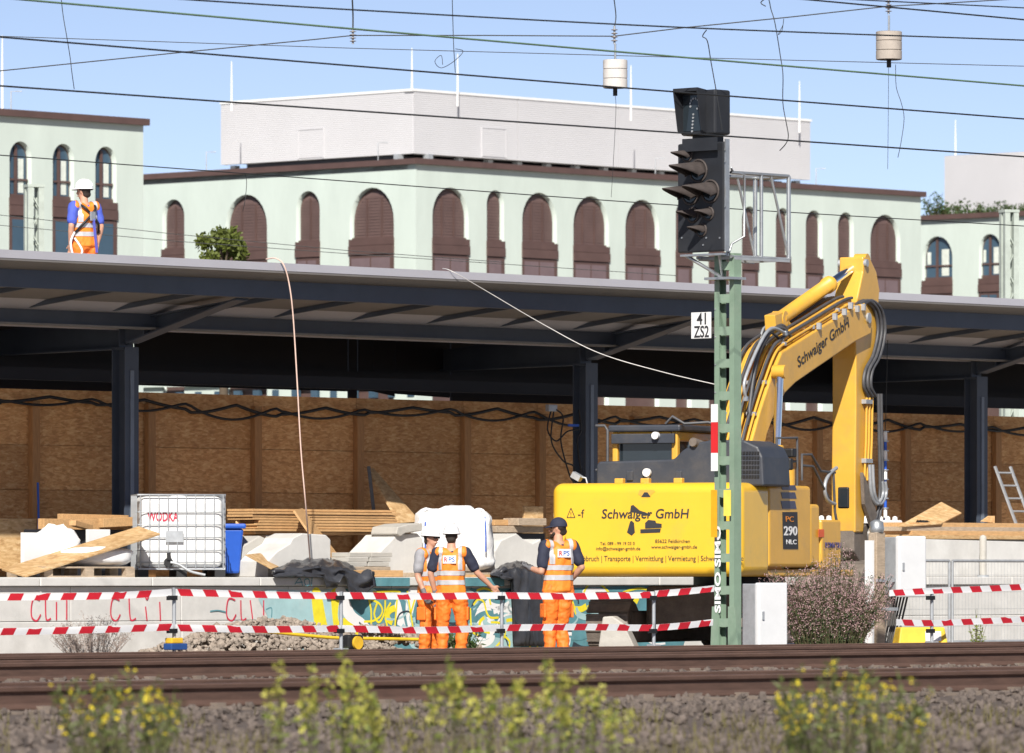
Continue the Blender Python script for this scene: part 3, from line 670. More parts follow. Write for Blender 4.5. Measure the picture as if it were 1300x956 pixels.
def rear_text(txt, px, py, wpx, mat=ink_m, bold=0.0, shear=0.0, parent=cw, y=-2.95, hpx=None):
    a = ER(px - wpx / 2, py, y); c = ER(px + wpx / 2, py, y); z = (a[1] + c[1]) / 2
    h = None if hpx is None else ER(px, py - hpx / 2, y)[1] - ER(px, py + hpx / 2, y)[1]
    return linkmesh('lettering', text_mesh(txt, mat, c[0] - a[0], h, bold=bold, shear=shear), parent, ((a[0] + c[0]) / 2, y - .006, z), (R(90), 0, 0))
rear_text('Schwaiger GmbH', 819.5, 654, 111, bold=.012, shear=.12, hpx=16)
rear_text('Tel. 089 - 99 19 03 0', 784, 690, 44); rear_text('info@schwaiger-gmbh.de', 785, 697, 56)
rear_text('85622 Feldkirchen', 854, 687, 44); rear_text('www.schwaiger-gmbh.de', 856, 695, 58)
rear_text('| Abbruch | Transporte | Vermittlung | Vermietung | Schwertransporte', 838, 710, 212, hpx=9)
def rear_poly(pts, mat, name='printed_mark', y=-2.954):
    q = MB(); q.prism([ER(p[0], p[1], y) for p in pts], XZ(y), .002); return q.build(name, mat, cw)
# little excavator drawing: boom, bucket, undercarriage
rear_poly([(801, 642), (800, 650), (808, 651), (816, 653), (825, 655), (826, 653), (812, 648), (804, 641)], ink_m)
rear_poly([(800, 662), (796, 676), (802, 680), (806, 676), (805, 664), (802, 661)], ink_m)
rear_poly([(813, 672), (813, 677), (838, 676), (839, 671)], ink_m); rear_poly([(819, 671), (819, 664), (823, 660), (832, 661), (833, 664), (840, 665), (840, 670)], ink_m)
for (a_, c_) in (((720, 657), (725, 645)), ((725, 645), (730, 657)), ((720, 657), (730, 657))):
    A_, B_ = ER(*a_), ER(*c_); MB().bar((A_[0], -2.953, A_[1]), (B_[0], -2.953, B_[1]), .008, .008).build('warning_triangle', ink_m, cw)
rear_text('!', 725, 653, 1.0, hpx=6); rear_text('-f', 738, 652, 8)
rear_poly([(814, 631), (818, 625), (822, 625), (826, 631)], ink_m)
# plate edge of the maker's panel
rear_poly([(810, 628), (812, 622), (830, 622), (832, 624), (822, 632)], yel_o, y=-2.9525)
for px in (787, 820, 862): q = ER(px, 612, -2.6); MB().box((q[0], -2.6, zt + .03), (.12, .1, .07)).build('lifting_lug', yel_o, ex, bevel=.012)
q = ER(722, 690, -2.7); MB().prism([(-.06, -.1), (.06, -.1), (0, .1)], XZ(-2.9), .02).build('red_marker', red_p, cw, (q[0] + .06, -.03, q[1]))
# engine hood
zh = ER(780, 585, -2.45)[1]
A = lambda px, py: ER(px, py, -2.45)
hp = [A(757, 617), A(757, 590), A(760, 586), A(855, 583), A(866, 572), A(880, 563), A(905, 558), A(945, 559), A(962, 567), A(968, 580), A(970, 617)]
b = MB(); b.prism(hp, XZ(-1.5), .95); hood = b.build('engine_hood', dgrey, ex, bevel=.03)
b = MB()
for i in range(9):
    for j in range(6):
        q = A(934 + i * 3.6, 575 + j * 6); b.box((q[0], -2.455, q[1]), (.026, .02, .036))
tag(b.build('grille_holes', black_m, hood), kind='stuff')
for px in (800, 862): q = A(px, 604); MB().box((q[0], -2.46, q[1]), (.09, .03, .13)).build('hood_latch', dgrey, hood, bevel=.01)
q = A(823, 600); b = MB(); b.cyl((q[0], -2.47, q[1]), (q[0], -2.52, q[1]), .055, 16); b.cyl((q[0], -2.46, q[1] - .1), (q[0], -2.46, q[1]), .02, 8); b.build('work_lamp', white_p, hood)
q = A(885, 567); b = MB(); b.tube([(q[0], -2.2, q[1] - .1), (q[0], -2.25, q[1] + .02), (q[0] - .04, -2.5, q[1] + .06)], .06, 12); b.build('exhaust_pipe', mud_m, hood)
# camera and lamp at the left rear corner
q = ER(735, 605, -2.5); b = MB(); b.box((q[0] - .03, -2.5, q[1] + .0), (.13, .1, .08), Matrix.Rotation(.5, 3, 'Y')); b.tube([(q[0], -2.5, q[1]), (q[0] + .1, -2.5, q[1] - .02), (q[0] + .12, -2.5, zt)], .012); b.build('rear_camera', galv_d, ex)
# superstructure, right side doors
xs = x1 - .03; body_z0 = zb + .12
pS = lambda px, py: EX(px, py, xs)
yA, yB_ = -1.9, EX(1030, 660, xs)[0]
b = MB(); b.b2((.42, -1.895, body_z0), (xs, yB_, zt - .02)); side = b.build('side_door', yel_o, ex, bevel=.05, seg=3)
yC = EX(1043, 650, xs)[0]
b = MB(); b.b2((.5, yB_ + .006, body_z0 + .02), (xs - .02, yC, EX(1036, 640, xs)[1])); b.build('pump_cover', yel_o, ex, bevel=.05, seg=3)
yD = EX(1068, 690, xs)[0]
b = MB(); b.b2((.6, yC + .006, body_z0 - .02), (xs, yD, EX(1055, 660, xs)[1])); b.build('tool_box', yel_o, ex, bevel=.03)
b = MB(); b.b2((-1.3, -1.89, body_z0 - .12), (xs - .05, yD + .6, body_z0 - .025)); b.build('main_frame', yel_o, ex, bevel=.02)
b = MB(); b.b2((x0 + .12, -1.89, body_z0), (-.5, .9, zt - .06)); b.build('left_cover', yel_o, ex, bevel=.04)
b = MB(); b.b2((-.48, -1.49, body_z0 + .01), (.4, .6, zt - .05)); b.build('center_deck', dgrey, ex, bevel=.03)
stripe_m = M('stripe_violet', (0.05, 0.05, 0.10), .4)
for (u0, u1) in ((616, 622), (625, 633), (636, 646)):
    p = [EX(991, u0, xs), EX(1009, u0, xs), EX(1011, u1, xs), EX(993, u1, xs)]; q = MB(); q.prism(p, YZ(xs), .005); q.build('door_stripe', stripe_m, side)
p = [EX(993, 650, xs), EX(1012, 650, xs), EX(1013, 697, xs), EX(994, 697, xs)]; q = MB(); q.prism(p, YZ(xs), .006); q.build('number_panel', ink_m, side)
def side_text(txt, px, py, wpx, hpx, mat, parent=ex, x=xs, bold=.0, tilt=0.0, shear=0):
    a, c = EX(px - wpx / 2, py, x), EX(px + wpx / 2, py, x); h = EX(px, py - hpx / 2, x)[1] - EX(px, py + hpx / 2, x)[1]
    return linkmesh('lettering', text_mesh(txt, mat, c[0] - a[0], h, bold=bold, shear=shear), parent, (x + .009, (a[0] + c[0]) / 2, (a[1] + c[1]) / 2), (R(90) , 0, R(90)))
side_text('PC', 1002, 659, 10, 7, M('orange_ink', (0.75, 0.25, 0.02), .5), side); side_text('290', 1003, 674, 17, 12, white_ink, side, bold=.02); side_text('NLC', 1004, 688, 13, 6, white_ink, side, bold=.02)
side_text('KOMATSU', 1057, 692, 20, 7, M('maker_blue', (0.03, 0.04, 0.22), .5), bold=.02)
p = [EX(1039, 672, xs), EX(1046, 672, xs), EX(1046, 682, xs), EX(1039, 682, xs)]; q = MB(); q.prism(p, YZ(xs), .004); q.build('warning_label', M('label_orange', (0.75, 0.12, 0.03), .5), ex)
# cab, front left
cab_z0, cab_zt = zt - .05, ER(820, 548, -1.1)[1]
cx0, cx1 = ER(777, 570, -1.1)[0], ER(860, 570, -1.1)[0]
cab = MB(); cab.b2((cx0, -1.1, cab_z0), (cx0 + .08, -1.02, cab_zt)); cab.b2((cx1 - .09, -1.1, cab_z0), (cx1, -1.0, cab_zt)); cab.b2((cx0 + .081, -1.1, cab_z0), (cx1 - .091, -1.03, cab_z0 + .16))
cab.b2((cx1 - .06, -.99, cab_z0), (cx1, .6, cab_z0 + .35)); cab.b2((cx0, -1.01, cab_z0), (cx0 + .06, .6, cab_z0 + .35)); cab.b2((cx1 - .07, .52, cab_z0 + .351), (cx1, .6, cab_zt)); cab.b2((cx0, .52, cab_z0 + .351), (cx0 + .07, .6, cab_zt)); cab.b2((cx1 - .065, -.4, cab_z0 + .352), (cx1 - .003, -.3, cab_zt))
cab.b2((cx0 + .082, -1.1, cab_zt - .1), (cx1 - .092, -1.02, cab_zt - .001)); cab.b2((cx1 - .068, -.99, cab_zt - .12), (cx1 - .001, .51, cab_zt - .001))
cabo = cab.build('cab_frame', yel_o, ex, bevel=.02)
MB().b2((cx0 + .09, -1.06, cab_z0 + .17), (cx1 - .1, -1.05, cab_zt - .11)).build('rear_window', glass_d, cabo)
MB().b2((cx1 - .04, -.98, cab_z0 + .36), (cx1 - .03, .5, cab_zt - .13)).build('side_window', glass_d, cabo)
MB().b2((cx0 + .12, -.6, cab_z0), (cx1 - .14, -.45, cab_z0 + .55)).build('seat_back', black_m, cabo, bevel=.04)
b = MB(); b.b2((cx0 - .04, -1.16, cab_zt), (cx1 + .06, .75, cab_zt + .09)); b.build('cab_roof', dgrey, cabo, bevel=.025)
b = MB(); b.b2((cx0 + .02, -1.18, cab_zt - .16), (cx1 - .02, -1.11, cab_zt - .03)); b.build('roof_visor', dgrey, cabo, bevel=.01)
q0 = ER(833, 553, -1.2); b = MB(); b.cyl((q0[0], -1.18, q0[1]), (q0[0], -1.25, q0[1]), .05, 12); b.build('cab_lamp', white_p, cabo)
b = MB(); b.tube([(cx0 + .02, -1.3, cab_z0 + .1), (cx0 + .02, -1.3, cab_zt + .02), (cx0 - .02, -1.3, cab_zt + .08), (cx0 - .15, -1.3, cab_zt + .08)], .02)
b.tube([(cx0 + .02, -1.3, cab_z0 + .25), (cx0 - .15, -1.3, cab_z0 + .25)], .018); b.tube([(cx0 + .02, -1.3, cab_z0 + .1), (cx0 + .02, -1.2, cab_z0 + .1)], .018); b.build('grab_rail', hose_m, ex)
b = MB(); b.tube([(cx1 - .15, -1.15, cab_zt + .1), (cx1 - .05, -1.15, cab_zt + .2), (cx1 + .1, -1.1, cab_zt + .1), (cx1 + .4, -1.0, cab_zt + .12), (cx1 + .62, -.9, cab_zt + .05)], .02); b.build('roof_cable', hose_m, cabo)
# boom: outline traced on its right flank, then given its width
XB = .36; WB = .56
out = [(1108, 400), (1106, 424), (1086, 434), (1033, 470), (1010, 486), (997, 499), (984, 524), (974, 551), (968, 580), (962, 640), (938, 640), (946, 590), (956, 556), (966, 520), (978, 483), (993, 447), (1037, 419), (1078, 394), (1098, 384)]
P = [EX(a, c, XB) for a, c in out]
b = MB(); b.prism(P, YZ(XB - WB), WB); boom = b.build('boom', yel_o, ex, bevel=.02)
Bm = lambda px, py, x=XB: (lambda q: (x, q[0], q[1]))(EX(px, py, x))
# name along the flank
a1_, a2_ = EX(1012, 463, XB), EX(1078, 410, XB); L_ = math.hypot(a2_[0] - a1_[0], a2_[1] - a1_[1]); an = math.atan2(a2_[1] - a1_[1], a2_[0] - a1_[0])
me = text_mesh('Schwaiger GmbH', ink_m, L_ * .98, .20, bold=.012)
o = linkmesh('lettering', me, boom); o.matrix_basis = Matrix.Translation((XB + .004, (a1_[0] + a2_[0]) / 2, (a1_[1] + a2_[1]) / 2)) @ Matrix.Rotation(R(90), 4, 'Z') @ Matrix.Rotation(R(90), 4, 'X') @ Matrix.Rotation(an, 4, 'Z')
# hydraulic lines on top of the boom
def topline(off_x, lift, seg=None, r=.022, mat=yel_o, name='hydraulic_pipe'):
    path = [(944, 600), (954, 556), (964, 520), (976, 483), (988, 452), (1000, 439), (1037, 416), (1076, 392), (1088, 388)]
    pts = []
    for i, (a, c) in enumerate(path):
        q = EX(a, c, XB); qa = EX(*path[max(i - 1, 0)], XB); qb = EX(*path[min(i + 1, len(path) - 1)], XB)
        d_ = Vector((qb[0] - qa[0], qb[1] - qa[1])).normalized(); pts.append(Vector((off_x, q[0] - d_.y * lift, q[1] + d_.x * lift)))
    return MB().tube(smooth_pts(pts, False, 4), r, 8).build(name, mat, boom)
for i, (ox, lf) in enumerate(((.29, .11), (.16, .13), (.02, .12), (-.12, .10))): topline(ox, lf, r=.022, mat=hose_m, name='hose')
for i, ox in enumerate((.32, .26, .20, .13, .05, -.02, -.09, -.15)): topline(ox, .035 + .03 * (i % 3), r=.019 + .006 * (i % 2))
for (px, py) in ((950, 575), (962, 530), (975, 490), (1000, 441), (1036, 420), (1068, 398)):
    q = EX(px, py, XB); MB().box((.09, q[0] - .02, q[1] + .05), (.5, .06, .05)).build('pipe_clamp', galv_d, boom)
for k in range(3):      # flexible hoses looping over the knuckle
    pts = [Bm(*p, x=.28 - .12 * k) for p in ((1004, 428 - 3 * k), (992, 416 - 3 * k), (975, 424 + 2 * k), (962, 450 + 3 * k), (955, 490), (949, 540))]
    MB().tube(smooth_pts([Vector(p) for p in pts], False, 6), .026, 8).build('hose', hose_m, boom)
rh = random.Random(4)
for k in range(9):      # short hoses and fittings round the knuckle
    xk = .34 - .075 * k; a0, b0_ = 948 + rh.uniform(-4, 8), rh.uniform(500, 560); a2, b2_ = 985 + rh.uniform(-10, 14), rh.uniform(425, 450)
    pts = [Bm(a0, b0_, xk), Bm(a0 + 4 + rh.uniform(-5, 2), (b0_ + b2_) / 2 + 12, xk), Bm(a2 - 10, b2_ + rh.uniform(-16, 2), xk), Bm(a2 + 12, b2_ - 6, xk)]
    MB().tube(smooth_pts([Vector(p) for p in pts], False, 6), .017 + .007 * rh.random(), 8).build('hose', hose_m if k % 3 else galv_d, boom)
    for p in (pts[0], pts[-1]): MB().box(p, (.05, .06, .06)).build('hose_fitting', galv, boom)
for (a0, b0_) in ((1080, 388), (1088, 392), (1096, 390), (1072, 396), (1060, 402), (1040, 414)): MB().box(Bm(a0, b0_, XB + .02), (.06, .05, .09)).build('hose_fitting', galv_d, boom)
def cylinder(a, c, r1, frac, name, x, rodr=None, parent=ex):
    A_, C_ = Vector((x,) + EX(*a, x)), Vector((x,) + EX(*c, x)); Mx = A_.lerp(C_, frac); d_ = (C_ - A_).normalized()
    o = MB().tube([A_, Mx - d_ * .1, Mx - d_ * .099, Mx], [r1, r1, r1 * 1.18, r1 * 1.18], 16).build(name, yel_o, parent)
    MB().cyl(Mx, C_, rodr or r1 * .6, 16).build('piston_rod', chrome, o)
    for q in (A_, C_): MB().cyl((x - .09, q.y, q.z), (x + .09, q.y, q.z), r1 * 1.1, 14).build('cylinder_eye', yel_o, o)
    return o
cylinder((990, 405), (1094, 332), .10, .60, 'arm_cylinder', .08, .06, boom)
cylinder((984, 612), (990, 472), .085, .33, 'boom_cylinder', .47, .055)
cylinder((940, 612), (948, 478), .085, .33, 'boom_cylinder', -.33, .055)
b = MB(); q = EX(1002, 418, .08)
b.prism([EX(*p, .15) for p in ((985, 428), (983, 400), (994, 396), (1010, 420), (1022, 424))], YZ(.0), .16); b.build('cylinder_bracket', yel_o, boom, bevel=.01)
# arm
XA = .27; WA = .36
out = [(1096, 326), (1105, 328), (1113, 345), (1117, 368), (1114, 405), (1108, 480), (1103, 560), (1100, 640), (1096, 676), (1086, 676), (1086, 600), (1087, 520), (1087, 455), (1086, 430), (1081, 404), (1089, 378), (1096, 345)]
b = MB(); b.prism([EX(a, c, XA) for a, c in out], YZ(XA - WA), WA); arm = b.build('arm', yel_o, ex, bevel=.02)
b = MB(); q = EX(1094, 404, XA); b.cyl((XA - WA - .1, q[0], q[1]), (XA + .12, q[0], q[1]), .075, 18); q = EX(1098, 334, XA); b.cyl((XA - WA - .03, q[0], q[1]), (XA + .04, q[0], q[1]), .055, 16); b.build('pivot_pin', galv_d, arm)
for k in range(4):
    pts = [Vector((XA + .03 + .03 * (k % 2),) + EX(a + 2.2 * k, c, XA)) for a, c in ((1084, 386), (1096, 382), (1108, 395), (1112, 420), (1106, 450), (1096, 470), (1094, 490), (1100, 503))]
    MB().tube(smooth_pts(pts, False, 6), .024, 8).build('hose', hose_m, arm)
for k in range(3):
    pts = [Vector((XA + .04,) + EX(a + 3.6 * k, c, XA)) for a, c in ((1097, 505), (1096, 560), (1094, 610))]
    MB().tube(pts, .018, 8).build('hydraulic_pipe', yel_o, arm)
for k in range(2):
    pts = [Vector((XA + .06,) + EX(a + 3.5 * k, c, XA)) for a, c in ((1110, 500), (1111, 560), (1112, 620), (1108, 655), (1100, 668))]
    MB().tube(smooth_pts(pts, False, 5), .024, 8).build('hose', hose_m, arm)
    pts = [Vector((XA + .08,) + EX(a + 4 * k, c, XA)) for a, c in ((1097, 590), (1099, 625), (1106, 640), (1114, 628), (1113, 612))]
    MB().tube(smooth_pts(pts, False, 6), .026, 8).build('hose', galv_d, arm)
for py in (510, 585): q = EX(1098, py, XA); MB().box((XA + .03, q[0], q[1]), (.08, .26, .06)).build('pipe_clamp', galv_d, arm)
# bucket linkage and quick coupler at the arm's foot, half hidden by the shrub
b = MB(); b.prism([EX(*p, XA) for p in ((1086, 672), (1106, 664), (1116, 684), (1108, 706), (1094, 714), (1086, 700))], YZ(XA - WA + .02), WA - .04); b.build('quick_coupler', mud_m, ex, bevel=.02)
b = MB(); q = EX(1100, 680, XA); b.cyl((XA + .06, q[0], q[1]), (XA + .14, q[0], q[1]), .12, 18); b.cyl((XA + .14, q[0], q[1]), (XA + .17, q[0], q[1]), .06, 14); b.build('link_pin', galv, ex)
b = MB(); b.prism([EX(*p, XA) for p in ((1090, 600), (1102, 630), (1112, 672), (1104, 676), (1092, 640))], YZ(XA + .02), .05); b.build('link_plate', mud_m, ex)
b = MB(); b.prism([EX(*p, XA) for p in ((1078, 716), (1108, 708), (1118, 740), (1116, 790), (1092, 812), (1070, 800), (1064, 750))], YZ(XA - .7), .95); b.build('bucket', mud_m, ex, bevel=.03)
# access rails and mirror on the right front
b = MB(); Q = lambda px, py, x=xs - .1: Vector((x,) + EX(px, py, x))
b.tube([Q(986, 640), Q(986, 556), Q(1012, 556)], .018); b.tube([Q(986, 586), Q(1010, 586)], .016); b.tube([Q(1012, 640), Q(1012, 556)], .018)
b.tube([Q(1018, 610), Q(1018, 577), Q(1030, 557 + 20), Q(1042, 598), Q(1060, 600)], .018); b.tube([Q(1018, 591), Q(1032, 592), Q(1052, 632)], .018); b.build('handrail', hose_m, ex)
b = MB(); b.tube([Q(1058, 600), Q(1060, 650), Q(1064, 672)], .02); b.build('mirror_stay', hose_m, ex)
q = Q(1071, 632); b = MB(); b.box(q, (.16, .05, .29)); mo = b.build('side_mirror', black_m, ex, bevel=.02); MB().box(q + Vector((0, -.03, 0)), (.13, .008, .25)).build('mirror_glass', glass_d, mo)
pts = [Q(*p) for p in ((1062, 594), (1052, 603), (1047, 618), (1050, 634), (1060, 640))]; MB().tube(smooth_pts(pts, False, 6), .026, 8).build('hose', galv_d, ex)
q = Q(1003, 575); b = MB(); b.box(q, (.14, .16, .12)); b.box(q + Vector((0, -.05, -.15)), (.1, .1, .16)); b.build('work_lamp', black_m, ex, bevel=.02)
b = MB(); b.cyl(Q(1000, 640, .62), Q(1000, 596, .62), .1, 14); b.build('boom_foot_guard', yel_o, ex)
# undercarriage
MB().b2((-.75, -1.5, .42), (.75, 1.5, zb - .12)).build('track_center', mud_m, ex, bevel=.06)
MB().cyl((0, 0, zb - .12), (0, 0, zb + .1), .62, 28).build('slew_ring', dgrey, ex)
shoe = MB().b2((-.30, -.088, -.012), (.30, .088, .012)); shoe.b2((-.30, -.088, .012), (.30, -.07, .035)); shoe.b2((-.30, .055, .012), (.30, .07, .03)); shoe.b2((-.05, -.03, .012), (-.02, .03, .018)); shm = shoe.mesh('track_shoe', mud_m)
for sx in (-1.02, 1.02):
    tr = MB(); r_ = .40; LT = 1.75
    tr.b2((-.2, -LT, .2), (.2, LT, .62)); und = tr.build('track_frame', mud_m, ex, (sx, 0, 0), bevel=.04)
    for yy in (-LT, LT): MB().cyl((-.17, yy, r_ + .04), (.17, yy, r_ + .04), r_ - .07, 20).build('track_wheel', mud_m, und)
    per = 4 * LT + 2 * math.pi * r_; n = int(per / .19)
    for k in range(n):
        s_ = per * k / n
        if s_ < 2 * LT: y, z, a = -LT + s_, r_ * 2 + .04, 0
        elif s_ < 2 * LT + math.pi * r_: an_ = (s_ - 2 * LT) / r_; y, z, a = LT + r_ * math.sin(an_), r_ + .04 + r_ * math.cos(an_), -an_
        elif s_ < 4 * LT + math.pi * r_: y, z, a = LT - (s_ - 2 * LT - math.pi * r_), .04, math.pi
        else: an_ = (s_ - 4 * LT - math.pi * r_) / r_; y, z, a = -LT - r_ * math.sin(an_), r_ + .04 - r_ * math.cos(an_), math.pi - an_
        linkmesh('track_shoe', shm, und, (0, y, z), (a, 0, 0))
# ------------------------------------------------------------------ signal mast
YS = -11.0
sb = LP(924, 800, YS); sigp = PW(sb.x, YS, 0); SY = sigp.y
sig = empty('signal_mast', sigp, R(-43), 'black railway signal with hoods on a green lattice mast', 'signal')
MS = Matrix.Translation(sigp) @ Matrix.Rotation(R(-43), 4, 'Z')
SP = lambda px, py, y=0.0: on_plane(MS, 1, y, px, py)
ztop_m = SP(924, 322).z
# two channel chords and batten plates; the open side faces along the track
q0, q1 = SP(905, 600, -.0).x, SP(942, 600, .0).x
half = .118
for sx in (-1, 1):
    b = MB(); b.b2((sx * half - .037, -.065, 0), (sx * half + .037, -.053, ztop_m)); b.b2((sx * half - .037, .053, 0), (sx * half + .037, .065, ztop_m)); b.b2((sx * half + sx * .031 - .006, -.0525, 0), (sx * half + sx * .031 + .006, .0525, ztop_m))
    b.build('mast_chord', mastgreen, sig)
bp_ = MB().b2((-half + .0375, -.063, -.05), (half - .0375, -.051, .05)).mesh('batten_plate', mastgreen); bp2 = MB().b2((-half + .0375, .051, -.05), (half - .0375, .063, .05)).mesh('batten_plate', mastgreen)
z = .15
while z < ztop_m:
    linkmesh('batten_plate', bp_, sig, (0, 0, z)); linkmesh('batten_plate', bp2, sig, (0, 0, z)); z += .385
b = MB(); zb2 = SP(924, 770).z; b.prism([(-half - .1, 0), (-half + .03, 0), (-half + .03, zb2), (-half - .065, zb2)], XZ(-.0655), .012); b.build('base_plate', mastgreen, sig); b = MB(); b.prism([(half - .05, 0), (half + .13, 0), (half + .055, zb2), (half - .05, zb2)], XZ(-.0655), .012); b.build('base_plate', mastgreen, sig)
b = MB()
for k in range(14): b.cyl((-half - .02, -.066, .3 + .33 * k), (-half - .02, -.074, .3 + .33 * k), .010, 6)
tag(b.build('bolts', galv_d, sig), kind='stuff')
# sprayed writing up the chord
o = linkmesh('lettering', text_mesh('SIMO SIMO', white_ink, SP(920, 668).z - SP(920, 778).z, .095, bold=.03), sig, (-half + .03, -.083, (SP(920, 668).z + SP(920, 778).z) / 2), (R(90), R(-90), 0))
def plate(px0, px1, py0, py1, y, name, mat, parent=sig, th=.006):
    a, c = SP(px0, py1, y), SP(px1, py0, y); return MB().b2((a.x, y - th, a.z), (c.x, y, c.z)).build(name, mat, parent)
pl_ = plate(878, 903, 396, 430, -.1, 'number_plate', white_p)
for t_, py in (('41', 404.5), ('ZS2', 421)):
    a = SP(890.5, py, -.108); wv = (SP(900, py, -.1).x - SP(881, py, -.1).x) * (1 if t_ == 'ZS2' else .62)
    linkmesh('lettering', text_mesh(t_, ink_m, wv, .14, bold=.015), pl_, (a.x, -.109, a.z), (R(90), 0, 0))
for (y0, y1, m_) in ((513, 536, white_p), (536, 575, red_p), (575, 598, white_p)): plate(903, 911.5, y0, y1, -.13, 'marker_plate', m_)
plate(903, 910.5, 622, 682, -.13, 'marker_plate', M('marker_yellow', (0.80, 0.36, 0.01), .5)); plate(919, 928, 622, 655, -.12, 'marker_label', M('label_yellow', (0.85, 0.68, 0.1), .5))
# signal head
hx0, hx1 = SP(860, 250, -.25).x, SP(919, 250, -.25).x; hz0, hz1 = SP(893, 320, -.25).z, SP(893, 181, -.25).z
b = MB(); b.b2((hx0, -.25, hz0), (hx1, -.19, hz1)); board = b.build('signal_board', sigblack, sig, bevel=.02)
b = MB(); b.b2((hx1 + .001, -.24, hz0), (hx1 + .02, -.17, hz1 + .03)); b.build('board_edge', galv, sig)
b = MB(); b.b2((hx0 + .08, -.188, hz0 + .1), (hx1 - .1, -.02, hz1 - .1)); b.build('lamp_case', sigblack, sig, bevel=.02)
def visor(px, py, length, r, parent=board):
    c = SP(px, py, -.25); b = MB(); n = 14; vs = []
    for j in range(5):
        t = j / 4.0
        for k in range(n + 1):
            a = R(-15) + R(210) * k / n
            cut = .25 + .75 * max(0.0, math.sin(max(0, min(math.pi, a))))
            rr = r * (1 - .10 * t); vs.append((c.x + rr * math.cos(a), -.25 - length * t * cut, c.z + rr * math.sin(a) * .92 - length * .10 * t))
    fs = [(j * (n + 1) + k, j * (n + 1) + k + 1, (j + 1) * (n + 1) + k + 1, (j + 1) * (n + 1) + k) for j in range(4) for k in range(n)]
    b.add(vs, fs, True); o = b.build('visor', visor_m, parent); sm = o.modifiers.new('thick', 'SOLIDIFY'); sm.thickness = .012
    q = MB(); q.cyl((c.x, -.252, c.z), (c.x, -.268, c.z), r * .86, 20); l = q.build('lens', glass_d, parent)
    q = MB(); q.tube([(c.x + r * 1.05 * math.cos(a), -.255, c.z + r * 1.05 * math.sin(a)) for a in [2 * math.pi * k / 20 for k in range(21)]], .014, 6); q.build('lens_ring', visor_m, l)
for a in ((873, 197, .30, .07), (887, 217, .52, .125), (902, 243, .50, .125), (877, 246, .50, .12), (900, 271, .26, .07), (880, 273, .30, .08), (891, 292, .26, .07)): visor(*a)
b = MB()
for px, py in ((921, 190), (909, 189), (921, 205), (921, 262), (866, 302), (914, 302), (897, 302), (893, 311)):
    q = SP(px, py, -.25); b.cyl((q.x, -.252, q.z), (q.x, -.26, q.z), .011, 8)
tag(b.build('rivets', galv, board), kind='stuff')
# speed indicator box on top, with deep hood
ix0, ix1 = SP(864, 140, -.3).x, SP(908, 140, -.3).x; iz0, iz1 = SP(893, 171, -.3).z, SP(893, 114, -.3).z
b = MB(); b.b2((ix0, -.3, iz0), (ix1, -.02, iz1)); ind = b.build('indicator_box', sigblack, sig, bevel=.025)
b = MB(); xa_, xb_ = ix0 + .02, ix1 - .14
b.prism([(-.30, iz1), (-.46, iz1 + .02), (-.46, iz1 - .02), (-.30, iz1 - .03)], YZ(xa_), xb_ - xa_)
for xx_ in (xa_, xb_ - .015): b.prism([(-.30, iz1 - .031), (-.46, iz1 - .021), (-.38, iz0 + .05), (-.30, iz0 + .02)], YZ(xx_), .015)
b.build('indicator_hood', sigblack, ind)
b = MB(); b.b2((xa_ + .03, -.308, iz0 + .05), (xb_ - .03, -.301, iz1 - .06)); b.build('indicator_face', glass_d, ind)
b = MB()
cxi, czi = (xa_ + xb_) / 2 + .02, (iz0 + iz1) / 2
for k in range(9):
    a = R(200) - R(250) * k / 8; b.cyl((cxi + .07 * math.cos(a), -.309, czi + .1 + .07 * math.sin(a)), (cxi + .07 * math.cos(a), -.318, czi + .1 + .07 * math.sin(a)), .013, 8)
for k in range(6): b.cyl((cxi - .02 - .004 * k, -.309, czi - .02 - .04 * k), (cxi - .02 - .004 * k, -.318, czi - .02 - .04 * k), .013, 8)
tag(b.build('indicator_lamps', galv_d, ind), kind='stuff')
q0_, q1_ = SP(867, 193, -.32), SP(911, 174, -.32); MB().b2((q0_.x, -.335, q0_.z), (q1_.x, -.32, q1_.z)).build('lower_apron', sigblack, ind)
MB().b2((ix0 + .1, -.2, hz1 - .02), (ix1 - .08, -.06, iz0 + .02)).build('indicator_neck', sigblack, sig)
# bracket below the head
b = MB(); b.tube([(hx0 + .1, -.22, hz0 - .03), (0, -.1, hz0 - .3), (hx1 - .1, -.22, hz0 - .03)], .022); b.b2((hx0 + .05, -.26, hz0 - .045), (hx1 - .02, -.18, hz0 - .02)); b.b2((-.2, -.2, hz0 - .33), (.2, .1, hz0 - .30)); b.build('head_bracket', galv, sig)
# service cage behind the head
b = MB(); xr = SP(935, 260, .4).x
Cp = lambda px, py: SP(px, py, 0)
ext = .95
zt_, zl_ = SP(950, 222, .4).z, SP(950, 328, .4).z
for xx_ in (hx1 - .02, hx1 - .55):
    b.tube([(xx_, -.1, zt_), (xx_, ext, zt_)], .022); b.tube([(xx_, ext, zt_), (xx_, ext, zl_)], .026); b.tube([(xx_, .45, zt_), (xx_, .45, zl_)], .022); b.tube([(xx_, -.1, zl_), (xx_, ext, zl_)], .022)
    b.tube([(xx_, .62, zt_), (xx_, ext, zl_ + .02)], .016)
b.tube([(hx1 - .02, ext, zt_), (hx1 - .55, ext, zt_)], .022)
b.build('service_cage', galv, sig)
b = MB()
for k in range(9): b.b2((hx1 - .56, -.05 + k * .11, zl_ - .03), (hx1 - .01, -.02 + k * .11, zl_ + .01))
b.b2((hx1 - .57, -.06, zl_ - .035), (hx1 - .56, ext, zl_ + .015)); b.b2((hx1 - .01, -.06, zl_ - .035), (hx1, ext, zl_ + .015)); b.build('grating', galv_d, sig)
